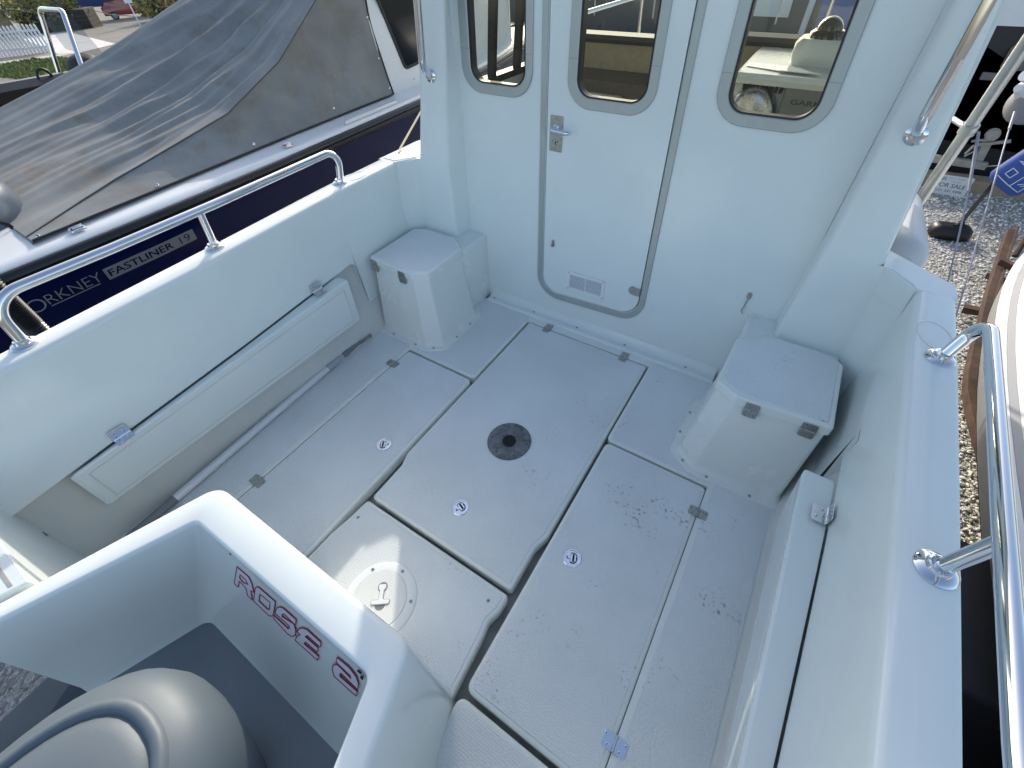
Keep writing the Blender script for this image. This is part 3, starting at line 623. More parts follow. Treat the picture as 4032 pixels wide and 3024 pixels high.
handrail([(0.955, -0.02, 0.655), (0.985, -0.06, 0.765), (0.995, 0.30, 0.762), (1.010, 0.60, 0.762), (1.036, 1.125, 0.765), (0.999, 1.081, 0.655)], [0, 0.075, 0, 0, 0.06, 0],
         [((0.955, -0.02, 0.661), (0, 0, 1)), ((0.978, 0.543, 0.661), (0, 0, 1)), ((0.999, 1.081, 0.661), (0, 0, 1))], [(0.978, 0.543, 0.658), (1.004, 0.556, 0.757)], 'shaded starboard gunwale rail')
# fine oval outlines moulded by the forward rail feet
for s in (-1, 1):
    b = MB(); b.tube([(s*(0.992+0.034*math.cos(a)-0.15*0.05*math.sin(a)), 1.165+0.055*math.sin(a), GH+0.0008) for a in [2*math.pi*k/36 for k in range(37)]], 0.0016, 6); b.build('deck_outline', GEL, boat, smooth=60)

# ---- cabin: sides, front, roof, inside
def side_plate(s, Cx, hole):
    o = Vector((s*0.875, 1.44, 0.60)); v = Vector((s*(lerp(Cx, 1.95)-0.875), 0.0, 1.35)); f = F(o, (0, 1, 0), v) 
    b = MB(); b.plate([(0.05, 0), (1.35, 0), (0.95, 1.33), (0.05, 1.33)], hole, f, -0.012 if s < 0 else -0.012, 0.012); return b, f
PH = rnd([(0.33, 0.26), (1.06, 0.245), (0.86, 1.0), (0.33, 1.0)], 0.06)
for s, Cx in ((-1, [(0.6, 0.875), (1.95, 0.70)]), (1, [(0.6, 0.875), (1.95, 0.77)])):
    b, f = side_plate(s, Cx, [PH]); cs = b.build('cabin_side', GEL, boat, smooth=0)
    b = MB(); b.add([f(p[0], p[1], 0) for p in PH], [list(range(len(PH)))]); b.build('side_pane', GLASS, cs, smooth=0)
    b = MB(); q = inset(PH, 0.03)
    b.rings([[f(p[0], p[1], c) for p in L_] for L_, c in ((PH, -0.02), (q, -0.02), (q, 0.02), (PH, 0.02))], False, False)
    for x in (0.52, 0.74): b.prism(rect(x, x+0.026, 0.27, 0.99), f, -0.018, 0.018)
    b.build('sliding_frame', BLACK, cs)
# cabin front, raked back, two panes
FF = F((0, 2.42, 0.60), (1, 0, 0), (0, -0.20, 1)); PA = rnd(rect(-0.60, -0.10, 0.42, 0.84), 0.07); PB = rnd(rect(0.02, 0.66, 0.45, 0.84), 0.07)
b = MB(); b.plate([(-0.86, -0.1), (0.86, -0.1), (0.72, 1.4), (-0.72, 1.4)], [PA, PB], FF, -0.02, 0.02); b.mi = 1
cf = b.build('cabin_front', [TAN, GEL], boat, smooth=0)
for q in (PA, PB):
    b = MB(); b.add([FF(p[0], p[1], 0) for p in q], [list(range(len(q)))]); b.build('windscreen', GLASS, cf, smooth=0)
    b = MB(); o2, i2 = inset(q, -0.022), inset(q, 0.012)
    b.rings([[FF(p[0], p[1], c) for p in L_] for L_, c in ((o2, 0.021), (o2, 0.028), (inset(q, -0.004), 0.034), (i2, 0.026), (i2, -0.02))], False, False); b.build('windscreen_seal', mat('rubber_seal', (0.06, 0.058, 0.05), 0.5), cf)
MB().box((0, 2.10, 1.965), (1.6, 1.3, 0.04), bev=0.015).build('cabin_roof', GEL, boat)
MB().box((0, 2.35, 0.30), (1.5, 1.6, 0.04)).build('cabin_sole', BROWN, boat)
b = MB(); b.rings([[Vector((x, y, z)) for y, z in ((2.20, 0.30), (2.22, 0.85), (2.36, 0.875), (2.39, 0.90))] for x in (-0.80, -0.3, 0.16)], False, False, closed=False); b.build('bulkhead_carpet', BROWN, boat, smooth=20)
b = MB(); b.prism(rnd([(-0.52, 2.0), (-0.26, 2.10), (-0.26, 2.22), (-0.52, 2.22)], 0.02), XY, 0.3, 0.80, 0.01); b.build('step_box', GEL2, boat)
# helm console
b = MB(); rs = []
for x in (0.262, 0.274, 0.5, 0.80):
    e = 0.012 if x == 0.262 else 0
    rs.append([Vector((x, y, z)) for y, z in ((1.99+e, 0.3), (1.99+e, 0.955-e), (1.93+e, 0.965-e), (1.915+e, 0.985-e), (1.925+e, 1.0-e), (2.40-e, 1.02-e), (2.40-e, 0.3))])
b.rings(rs); con = b.build('helm_console', GEL2, boat, smooth=35)
GT = mat('plotter_cover', (0.17, 0.175, 0.165), rough=0.5, noise=0.05)
b = MB(); g = F((0.52, 1.93, 0.93), (1, 0, 0), (0, 0.06, 1)); b.prism(rnd(rect(-0.082, 0.24, -0.13, 0.045), 0.008), g, -0.06, 0.0, 0.008); pc = b.build('plotter_cover', GT, con)
text_obj('GARMIN', 'plotter_lettering', g.at(-0.052, -0.014, 0.0006), 0.135, 0.0165, mat('plotter_lettering', (0.03, 0.03, 0.03), 0.5), pc, off=0.02)
b = MB(); b.rings([[Vector((0.348+0.080*math.cos(a)*k, 1.95-0.07*q_, 0.865+0.092*math.sin(a)*k)) for a in [math.pi*2*i/28 for i in range(28)]] for k, q_ in ((1, -0.5), (1, 0.2), (0.94, 0.42), (0.75, 0.55), (0.3, 0.62))]); b.build('heater_duct', SATIN, con, smooth=60)
b = MB()
for i in range(9): b.box((0.300+0.0155*i, 1.975, 0.952), (0.008, 0.04, 0.026))
b.build('vent_slot', DARKHOLE, con)
b = MB(); b.rings([[Vector((0.50+p[0]*k, 2.13+p[1]*k, z)) for p in rnd(rect(-0.085, 0.085, -0.065, 0.065), 0.035)] for k, z in ((1.0, 1.0), (1.08, 1.03), (1.05, 1.07), (0.9, 1.085))]); cp = b.build('compass_base', GEL2, con, smooth=45)
b = MB(); b.lathe([(0.058, 1.085), (0.056, 1.10), (0.045, 1.108)], XY.at(0.50, 2.13), 24); b.sphere((0.50, 2.13, 1.105), 0.041, 20, 12); b.build('compass', mat('black_gloss', (0.01, 0.01, 0.01), 0.05, coat=1.0), cp, smooth=60)
b = MB(); b.prism([(0.285, 2.0), (0.42, 1.96), (0.43, 2.08), (0.29, 2.12)], XY, 1.003, 1.006); b.prism([(0.40, 1.955), (0.53, 1.945), (0.48, 2.01), (0.405, 2.02)], XY, 1.007, 1.010); tag(b.build('chart_sheet', mat('clear_sheet', (0.68, 0.72, 0.75), 0.12), None), 'folded papers lying on the helm console behind the right window', 'papers')
# foredeck beyond the windscreen
b = MB(); b.rings([[Vector((x*wd, y, z+cr*(1-x*x))) for x in (-1, -0.8, -0.4, 0, 0.4, 0.8, 1)] for y, wd, z, cr in ((2.40, 0.90, 0.45, 0.12), (2.9, 0.88, 0.55, 0.10), (3.5, 0.72, 0.66, 0.10), (4.0, 0.40, 0.70, 0.06), (4.3, 0.05, 0.73, 0.0))], False, False, closed=False)
b.rings([[Vector((s_*wd, y, z)) if j == 0 else Vector((s_*wd*k2, y, z2)) for j, (k2, z2) in enumerate(((1, z), (0.8, -0.1), (0.2, -0.7)))] for s_ in (1,) for y, wd, z in ((1.60, 0.90, 0.40), (2.4, 0.90, 0.45), (2.9, 0.88, 0.55), (3.5, 0.72, 0.66), (4.0, 0.40, 0.70), (4.3, 0.05, 0.73))], False, False, closed=False)
b.rings([[Vector((-wd*k2, y, z2 if j else z)) for j, (k2, z2) in enumerate(((1, z), (0.8, -0.1), (0.2, -0.7)))] for y, wd, z in ((1.60, 0.90, 0.40), (2.4, 0.90, 0.45), (2.9, 0.88, 0.55), (3.5, 0.72, 0.66), (4.0, 0.40, 0.70), (4.3, 0.05, 0.73))], False, False, closed=False)
b.build('foredeck', GEL, boat, smooth=50)
b = MB()
for s_ in (-1, 1):
    P_ = [(s_*0.90, 2.7, 1.0), (s_*0.70, 3.5, 1.05), (s_*0.36, 4.1, 1.08), (0, 4.35, 1.10)]
    b.tube(P_, 0.013, 8)
    for x, y, z, zz in ((s_*0.88, 2.75, 1.0, 0.6), (s_*0.70, 3.5, 1.05, 0.66), (s_*0.36, 4.1, 1.08, 0.70)): b.tube([(x, y, z), (x, y, zz)], 0.011, 8)
b.build('bow_rail', STEEL, boat, smooth=60)

# ---- outboard in the well
b = MB()
for s in (-1, 1): MB().prism([(s*0.22, YA-0.01), (s*0.90, YA-0.01), (s*0.86, -1.15), (s*0.22, -1.15)], XY, -0.34, -0.28, 0.01).build('gravel_shade_slab', mat('shade_slab_%s' % ('port' if s < 0 else 'starboard'), (0.035, 0.05, 0.068), 0.5, noise=0.15), boat)  # made-up dark slabs standing in for shade on the gravel behind the transom
om = thing('outboard_motor', 'silver outboard motor cowl standing in the white motor well, lower left', 'outboard motor', (0, -0.45, 0.10))
b = MB(); rs = []
def cowl(z, sy, sx, yc, n=44, ex=2.35):
    out = []
    for i in range(n):
        a = 2*math.pi*i/n; c, s_ = math.cos(a), math.sin(a)
        out.append(Vector((0.012+sx*math.copysign(abs(c)**(2/ex), c), yc+sy*math.copysign(abs(s_)**(2/ex), s_), z)))
    return out
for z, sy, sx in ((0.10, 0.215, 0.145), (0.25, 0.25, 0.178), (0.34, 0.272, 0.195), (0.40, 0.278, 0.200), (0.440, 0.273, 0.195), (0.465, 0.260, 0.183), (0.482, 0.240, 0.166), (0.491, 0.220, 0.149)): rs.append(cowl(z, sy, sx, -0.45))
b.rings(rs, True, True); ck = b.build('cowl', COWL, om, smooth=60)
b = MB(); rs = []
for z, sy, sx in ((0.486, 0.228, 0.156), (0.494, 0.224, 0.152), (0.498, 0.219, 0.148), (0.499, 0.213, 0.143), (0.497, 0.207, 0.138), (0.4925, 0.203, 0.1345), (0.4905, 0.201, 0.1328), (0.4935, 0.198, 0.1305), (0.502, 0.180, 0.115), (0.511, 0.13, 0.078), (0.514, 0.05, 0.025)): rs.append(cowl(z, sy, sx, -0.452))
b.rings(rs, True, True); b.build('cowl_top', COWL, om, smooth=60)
b = MB(); b.box((0.01, -0.42, 0.06), (0.20, 0.12, 0.16), bev=0.02); b.build('clamp_bracket', COWLDARK, om)
b = MB(); b.prism(rnd(rect(-0.07, 0.09, -0.62, -0.44), 0.05), XY, -0.75, 0.12, 0.01); b.prism(rnd(rect(-0.16, 0.18, -0.75, -0.42), 0.06), XY, -0.42, -0.40); b.build('motor_leg', COWLDARK, om)

# ---- loose gear in the cockpit
bh = thing('boat_hook', 'white and grey boat hook pole lying along the port side of the floor', 'boat hook', (-0.87, 0.4, 0.0))
PA_, PB_ = Vector((-0.833, -0.10, 0.019)), Vector((-0.896, 0.90, 0.019)); dv = (PB_-PA_)
def at_(t): return PA_+dv*t
b = MB(); b.tube([at_(0.085), at_(0.78)], 0.0145, 16); b.build('pole', mat('white_aluminium', (0.75, 0.76, 0.77), 0.3, metal=0.2), bh, smooth=60)
b = MB(); b.tube([at_(-0.06), at_(0.09)], 0.0150, 14); b.build('hand_grip', GPLAST, bh, smooth=60)
b = MB(); b.tube([at_(0.765), at_(0.835)], [0.016, 0.0145], 14); b.tube([at_(0.835), at_(0.86)], 0.0115, 12); b.build('pole_collar', mat('light_grey_plastic', (0.42, 0.44, 0.47), 0.4), bh, smooth=60)
b = MB(); b.tube([at_(0.855), at_(0.875), at_(0.92), at_(0.97)], [0.013, 0.016, 0.013, 0.009], 12); b.tube([at_(0.96), at_(1.02)], [0.009, 0.007], 10); b.tube(fillet([at_(0.93), at_(0.955)+Vector((0.018, 0, 0.004)), at_(1.01)+Vector((0.024, 0, 0.004))], 0.02), 0.0065, 10)
b.sphere(at_(1.02), 0.0095); b.sphere(at_(1.01)+Vector((0.024, 0, 0.004)), 0.009); b.build('hook_head', GPLAST, bh, smooth=60)
hs = thing('rubber_boot', 'ribbed black rubber boot and cables in the port aft corner', 'rubber boot', (-0.86, -0.31, 0.05))
b = MB(); pth = [Vector((-0.80, -0.40, 0.02)), Vector((-0.83, -0.36, 0.09)), Vector((-0.86, -0.315, 0.15)), Vector((-0.885, -0.285, 0.185))]
den = []
for i in range(len(pth)-1):
    for k in range(8): den.append(pth[i].lerp(pth[i+1], k/8))
b.tube(den, [0.030+0.0025*((i % 2))-0.00015*i for i in range(len(den))], 16); b.sphere(den[-1], 0.029)
b.build('ribbed_sleeve', BLACK, hs, smooth=25)
b = MB(); b.tube(fillet([(-0.84, -0.42, 0.02), (-0.90, -0.37, 0.10), (-0.95, -0.34, 0.10)], 0.05), 0.026, 14); b.build('cable', BLACK, hs, smooth=60)
from mathutils import noise as mnoise
# ================================================================== GROUND
def gz(x): return GZ+0.05*min(0.0, x)
def ground_mat(name, c0, c1, scale, bump, dist, dark=None):
    m = mat(name, c0, rough=0.95); t = m.node_tree; b = t.nodes['Principled BSDF']; L = t.links
    tc = t.nodes.new('ShaderNodeTexCoord'); v = t.nodes.new('ShaderNodeTexVoronoi'); v.inputs['Scale'].default_value = scale
    wn = t.nodes.new('ShaderNodeTexNoise'); wn.inputs['Scale'].default_value = scale*0.6
    mx = t.nodes.new('ShaderNodeMixRGB'); mx.inputs[0].default_value = 0.04; L.new(tc.outputs['Object'], mx.inputs[1]); L.new(wn.outputs['Color'], mx.inputs[2]); L.new(tc.outputs['Object'], wn.inputs[0]); L.new(mx.outputs[0], v.inputs['Vector'])
    r = t.nodes.new('ShaderNodeValToRGB'); r.color_ramp.elements[0].color = (*c0, 1); r.color_ramp.elements[1].color = (*c1, 1)
    sp = t.nodes.new('ShaderNodeSeparateColor'); L.new(v.outputs['Color'], sp.inputs[0]); L.new(sp.outputs[0], r.inputs[0])
    n = t.nodes.new('ShaderNodeTexNoise'); n.inputs['Scale'].default_value = 0.8; n.inputs['Detail'].default_value = 8; L.new(tc.outputs['Object'], n.inputs[0])
    mm = t.nodes.new('ShaderNodeMixRGB'); mm.blend_type = 'MULTIPLY'; mm.inputs[0].default_value = 0.5; L.new(r.outputs[0], mm.inputs[1]); L.new(n.outputs['Fac'], mm.inputs[2]); L.new(mm.outputs[0], b.inputs['Base Color'])
    bp = t.nodes.new('ShaderNodeBump'); bp.inputs['Strength'].default_value = bump; bp.inputs['Distance'].default_value = dist; bp.invert = True
    L.new(v.outputs['Distance'], bp.inputs['Height']); L.new(bp.outputs[0], b.inputs['Normal']); return m
TARM = ground_mat('worn_tarmac', (0.20, 0.19, 0.17), (0.30, 0.285, 0.25), 14, 0.3, 0.02)
STONE = mat('gravel_stone', (0.68, 0.66, 0.62), rough=0.85, noise=0.35, nscale=9)
GRAVB = ground_mat('gravel_bed', (0.40, 0.38, 0.35), (0.86, 0.84, 0.79), 55, 1.0, 0.03)
def slab(pts, h, name, m, kind='structure'):
    b = MB(); n = len(pts); b.add([Vector((x, y, gz(x)+h)) for x, y in pts], [list(range(n))]); o = b.build(name, m, None, smooth=0); o['kind'] = kind; return o
b = MB(); b.add([Vector((x, y, gz(x))) for x in (-400, 0, 400) for y in (-200, 500)], [[0, 2, 3, 1], [2, 4, 5, 3]]); tag(b.build('ground', TARM, None, smooth=0), kind='structure')
b = MB(); b.add([Vector((x, y, gz(x)+0.004)) for x in (-5, 0, 12) for y in (-4, 14)], [[0, 2, 3, 1], [2, 4, 5, 3]]); tag(b.build('gravel_bed', GRAVB, None, smooth=0), kind='structure')
# loose stones where the gravel shows beyond the starboard side
rg = random.Random(3); b = MB()
ICO = [(0, 0, 1)]+[(0.894*math.cos(R(72*k)), 0.894*math.sin(R(72*k)), 0.447) for k in range(5)]+[(0.894*math.cos(R(72*k+36)), 0.894*math.sin(R(72*k+36)), -0.447) for k in range(5)]
ICF = [[0, 1+k, 1+(k+1) % 5] for k in range(5)]+[[1+k, 6+k, 1+(k+1) % 5] for k in range(5)]+[[6+k, 6+(k+1) % 5, 1+(k+1) % 5] for k in range(5)]
for i in range(14000):
    y = 1.5+5.6*rg.random()**1.15; x = 1.35+rg.random()*(0.75+0.28*y)
    s_ = rg.uniform(0.006, 0.0145); a = rg.uniform(0, 6.28); c, s2 = math.cos(a), math.sin(a); fx, fy, fz = s_*rg.uniform(0.9, 1.6), s_*rg.uniform(0.6, 1.0), s_*rg.uniform(0.45, 0.8); tl = rg.uniform(-0.5, 0.5)
    vs = []
    for px, py, pz in ICO:
        k = rg.uniform(0.8, 1.15); u, v, w_ = px*fx*k, py*fy*k, pz*fz*k; u, w_ = u*math.cos(tl)-w_*math.sin(tl), u*math.sin(tl)+w_*math.cos(tl)
        vs.append((x+u*c-v*s2, y+u*s2+v*c, GZ+0.004+fz*0.55+w_))
    b.mi = rg.choice((0, 0, 0, 1, 1, 2)); b.add(vs, ICF)
tag(b.build('loose_gravel', [mat('pale_stone', (0.84, 0.82, 0.77), 0.85), STONE, mat('brown_stone', (0.42, 0.385, 0.34), 0.85)], None, smooth=0, fix=False), kind='stuff')
GRASSM = mat('grass_turf', (0.11, 0.135, 0.035), rough=0.95, noise=0.5, nscale=3, bump=1.0, bscale=25, bdist=0.1)
slab([(-34.6, 5.0), (-34.4, 7.8), (-32.3, 9.8), (-24.5, 8.4), (-25.9, 7.2), (-27.0, 6.7), (-31, 5.0)], 0.006, 'grass_verge', GRASSM)
rg = random.Random(5); b = MB()
for i in range(5000):
    t_, u_ = rg.random(), rg.random(); x = -34.3+9.6*t_; y = 6.2+u_*(3.4-1.4*max(0, t_-0.3)); y = y if x > -33 else min(y, 9)
    a = rg.uniform(0, 3.14); h = rg.uniform(0.05, 0.13); dx, dy = 0.035*math.cos(a), 0.035*math.sin(a); z = gz(x)
    b.add([(x-dx, y-dy, z), (x+dx, y+dy, z), (x+dx*0.2+rg.uniform(-.05, .05), y+rg.uniform(-.05, .05), z+h)], [[0, 1, 2]])
tag(b.build('grass_tufts', mat('grass_blade', (0.15, 0.19, 0.055), 0.8, noise=0.4, nscale=2), None, smooth=0, fix=False), kind='stuff')
CONC = mat('pale_concrete', (0.50, 0.47, 0.42), rough=0.9, noise=0.2, nscale=1.2)
slab([(-36.3, 5.0), (-36.2, 8.0), (-34.6, 10.2), (-33.6, 10.6), (-33.4, 9.9), (-34.5, 8.6), (-34.7, 5.0)], 0.010, 'kerb_path', CONC)
slab([(-58, 15.0), (-58, 18.2), (-35.2, 13.2), (-33.4, 10.7), (-35.0, 10.3), (-38.5, 11.2)], 0.008, 'concrete_apron', mat('white_concrete', (0.62, 0.60, 0.57), 0.85, noise=0.12, nscale=0.7))

# ================================================================== NEIGHBOUR TO PORT
NAVY = mat('navy_gelcoat', (0.004, 0.009, 0.06), rough=0.10, spec=0.3)
NW = mat('neighbour_gelcoat', (0.74, 0.755, 0.76), rough=0.24, noise=0.03)
STRAKE = mat('black_strake', (0.012, 0.013, 0.015), rough=0.28, noise=0.1)
nb = thing('cabin_boat', 'navy hulled cabin boat with white deck alongside to port, under the grey cover', 'boat', (-2.9, 2.8, gz(-2.9)))
XS = [(-0.35, -1.915), (0.15, -1.905), (0.65, -1.905), (1.41, -1.945), (2.7, -2.05), (3.8, -2.22), (4.8, -2.45), (5.5, -2.68), (5.95, -2.9)]
NY = [-0.35, -0.1, 0.2, 0.5, 0.9, 1.4, 2.0, 2.7, 3.3, 3.8, 4.3, 4.8, 5.2, 5.5, 5.75, 5.95]
def nz(y): return 0.5+0.003*max(0, y-2.5)**2
def nsec(y, offs):
    xs = lerp(XS, y); hw = xs+2.9; out = []
    for dx, z in offs: out.append(Vector((-2.9+max(0.0, hw+dx), y, z+nz(y)-0.5)))
    for dx, z in reversed(offs): out.append(Vector((-2.9-max(0.0, hw+dx), y, z+nz(y)-0.5)))
    return out
def hullsec(y):
    xs = lerp(XS, y); hw = max(0.01, xs+2.9); z0 = nz(y)-0.5; f_ = max(0.0, (y-3.5)/2.45)
    pr = [(hw, 0.46+z0), (hw*(1-0.02-0.1*f_), 0.25+z0), (hw*(0.93-0.3*f_), -0.05+z0), (hw*(0.82-0.55*f_), -0.35+0.25*f_), (0.02, -0.62+0.7*f_*f_)]
    return [Vector((-2.9+a, y, z)) for a, z in pr]+[Vector((-2.9-a, y, z)) for a, z in reversed(pr)]
b = MB(); b.rings([hullsec(y) for y in NY], True, True, closed=False); b.add(hullsec(-0.35), [list(range(10))]); b.build('hull', NAVY, nb, smooth=50)
b = MB(); b.rings([nsec(y, [(0.0, 0.465), (0.0, 0.485), (-0.015, 0.499), (-0.06, 0.503), (-0.20, 0.515), (-0.45, 0.53), (-0.9, 0.545)]) for y in NY], True, True, closed=False); b.build('side_deck', NW, nb, smooth=40)
for s in (1, -1):
    b = MB(); rs = []
    for y in NY[:-1]:
        xs = lerp(XS, y); hw = xs+2.9; z0 = nz(y)-0.5
        rs.append([Vector((-2.9+s*(hw+a), y, z+z0)) for a, z in ((-0.02, 0.478), (0.008, 0.482), (0.022, 0.474), (0.026, 0.455), (0.018, 0.446), (0.026, 0.438), (0.024, 0.42), (0.012, 0.412), (-0.03, 0.412))])
    b.rings(rs, True, True); b.build('rub_strake', STRAKE, nb, smooth=50)
# name on the topsides
def hullpt(y, z):
    xs = lerp(XS, y); hw = xs+2.9; t = (0.46-z)/0.21; return -2.9+hw*(1-0.02*t)
class HF:
    def __call__(s, a, b_, c=0.0): y = 0.123+a; z = 0.283+b_+a*0.002; return Vector((hullpt(y, z)+0.0015+c, y, z))
hf = HF(); LET = mat('grey_vinyl', (0.23, 0.245, 0.26), 0.4)
class HFo:
    def __init__(s, da, db): s.da, s.db = da, db
    def __call__(s, a, b_, c=0.0): return hf(a+s.da, b_+s.db, c)
text_obj('O', 'hull_lettering', HFo(0.0, 0.000), 0.062, 0.060, LET, nb, off=-0.012)
text_obj('RKNEY', 'hull_lettering', HFo(0.068, 0.012), 0.205, 0.044, LET, nb, off=-0.012)
b = MB(); b.add([hf(0.068, 0.001, 0.001), hf(0.255, 0.001, 0.001), hf(0.255, 0.0055, 0.001), hf(0.068, 0.0055, 0.001)], [[0, 1, 2, 3]]); b.build('hull_lettering', LET, nb, smooth=0)
b = MB(); b.add([hf(0.291+0.41*k/8, e, 0.001) for e in (0.0, 0.057) for k in range(9)], [[k, k+1, 10+k, 9+k] for k in range(8)]); b.build('hull_lettering', LET, nb, smooth=0)
text_obj('FASTLINER', 'hull_lettering', HFo(0.303, 0.012), 0.285, 0.033, NAVY, nb, ext=0.002, off=0.012)
text_obj('19', 'hull_lettering', HFo(0.625, 0.011), 0.050, 0.036, NAVY, nb, ext=0.002, off=-0.01)
# cabin
b = MB()
def cab(y, hb, ht, zt): return [Vector((-2.9+s_*h, y, z)) for s_, h, z in ((1, hb, nz(y)+0.005), (1, hb-0.05, nz(y)+0.45), (1, ht, zt-0.06), (1, ht-0.08, zt), (-1, ht-0.08, zt), (-1, ht, zt-0.06), (-1, hb-0.05, nz(y)+0.45), (-1, hb, nz(y)+0.005))]
b.rings([cab(2.575, 0.675, 0.54, 1.38), cab(3.05, 0.65, 0.52, 1.38), cab(3.45, 0.62, 0.50, 0.62), cab(4.7, 0.36, 0.30, 0.585)], True, True)
b.build('cabin', NW, nb, smooth=25)
fN = F((-2.2265, 2.46, 0.505), (0.045*-1, 0.94, 0), (-0.05*1, 0, 0.45), (1, 0.05, 0.11))
fN = F((-2.222, 2.46, 0.505), (-0.048, 1, 0), (-0.11, 0, 1))
wp = rnd([(0.335, 0.125), (0.80, 0.16), (0.74, 0.80), (0.18, 0.85)], 0.045, 6)
b = MB(); b.prism(wp, fN, 0.0, 0.010, 0.004); cw = b.build('window_frame', BLACK, nb)
b = MB(); b.prism(inset(wp, 0.022), fN, 0.0105, 0.0115); b.build('window_pane', mat('dark_tinted_glass', (0.010, 0.013, 0.018), 0.08, spec=0.12), cw, smooth=0)
for x, y in ((0.075, 0.06), (0.41, 0.055)): screw(fN(x, y, 0.0), (1, 0, 0.1), nb, 0.008)
b = MB(); b.prism(rnd(rect(-0.24, 0.24, -0.24, 0.24), 0.06), F((-2.85, 4.35, 0.592), (1, 0, 0), (0, 1, 0)), 0.0, 0.03, 0.01); b.build('deck_hatch', mat('hatch_glass', (0.05, 0.06, 0.06), 0.08), nb)
b = MB(); b.tube(fillet([(-2.33, 3.6, 0.53), (-2.36, 3.7, 0.95), (-2.66, 5.2, 0.95), (-2.9, 5.9, 0.98), (-3.14, 5.2, 0.95), (-3.44, 3.7, 0.95), (-3.47, 3.6, 0.53)], 0.08), 0.014, 10)
b.tube([(-2.56, 4.7, 0.53), (-2.56, 4.7, 0.95)], 0.012, 8); b.build('bow_rail', STEEL, nb, smooth=60)
b = MB(); b.prism(rnd([(0, 0), (0.55, 0), (0.50, 0.035), (0.04, 0.035)], 0.01), F((-2.015, 1.95, 0.505), (-0.075, 1, 0), (-1, -0.1, 0)), 0.0, 0.018, 0.012); b.build('deck_step', NW, nb)
for y, x in ((0.445, -1.962), (1.533, -2.012)):
    f = F((x, y, 0.511), (-0.05, 1, 0), (-1, -0.05, 0), (0.15, 0, 1)); b = MB()
    b.prism(rnd(rect(-0.028, 0.028, -0.019, 0.019), 0.003), f, 0.0, 0.004, 0.001); b.box((0, -0.004, 0.008), (0.036, 0.008, 0.010), f, 0.003); b.box((0, 0.010, 0.008), (0.050, 0.006, 0.010), f, 0.003); b.mi = 1; b.box((0.018, 0.003, 0.0045), (0.006, 0.008, 0.001), f); b.box((-0.018, 0.003, 0.0045), (0.006, 0.008, 0.001), f)
    b.build('deck_fastener', [STEEL, DARKHOLE], nb)

# grey cover over its cockpit
CAN = mat('grey_canvas', (0.215, 0.225, 0.225), rough=0.85, noise=0.2, nscale=3.0, bump=0.35, bscale=900, bdist=0.0008)
t = CAN.node_tree; bs = t.nodes['Principled BSDF']; tc = t.nodes.new('ShaderNodeTexCoord')
n5 = t.nodes.new('ShaderNodeTexNoise'); n5.inputs['Scale'].default_value = 4.5; n5.inputs['Detail'].default_value = 7; n5.inputs['Roughness'].default_value = 0.7; t.links.new(tc.outputs['Object'], n5.inputs[0])
rp_ = t.nodes.new('ShaderNodeMapRange'); rp_.inputs['From Min'].default_value = 0.52; rp_.inputs['From Max'].default_value = 0.72; t.links.new(n5.outputs['Fac'], rp_.inputs['Value'])
mxx = t.nodes.new('ShaderNodeMixRGB'); mxx.inputs[2].default_value = (0.19, 0.165, 0.13, 1)
src = bs.inputs['Base Color'].links[0].from_socket; t.links.new(src, mxx.inputs[1]); t.links.new(rp_.outputs[0], mxx.inputs[0]); t.links.new(mxx.outputs[0], bs.inputs['Base Color'])
cov = thing('boat_cover', 'weathered grey canvas cover stretched over the cockpit of the navy boat', 'boat cover', (-2.6, 1.3, 0.5))
BT = [(-0.2, -1.985), (0.30, -1.990), (0.84, -2.045), (1.55, -2.115), (2.1, -2.165), (2.58, -2.20)]
CH = [(0.30, 0.522, -2.05), (0.55, 0.548, -2.15), (0.73, 0.572, -2.20), (1.0, 0.618, -2.22), (1.38, 0.695, -2.22), (1.80, 0.865, -2.24), (2.15, 1.095, -2.25), (2.45, 1.30, -2.27), (2.60, 1.38, -2.29)]
def ch(y): return lerp([(a, z) for a, z, x in CH], y), lerp([(a, x) for a, z, x in CH], y)
RD = [(0.30, 0.645), (0.73, 0.762), (1.01, 0.835), (1.31, 0.915), (1.89, 1.115), (2.3, 1.25), (2.6, 1.34)]
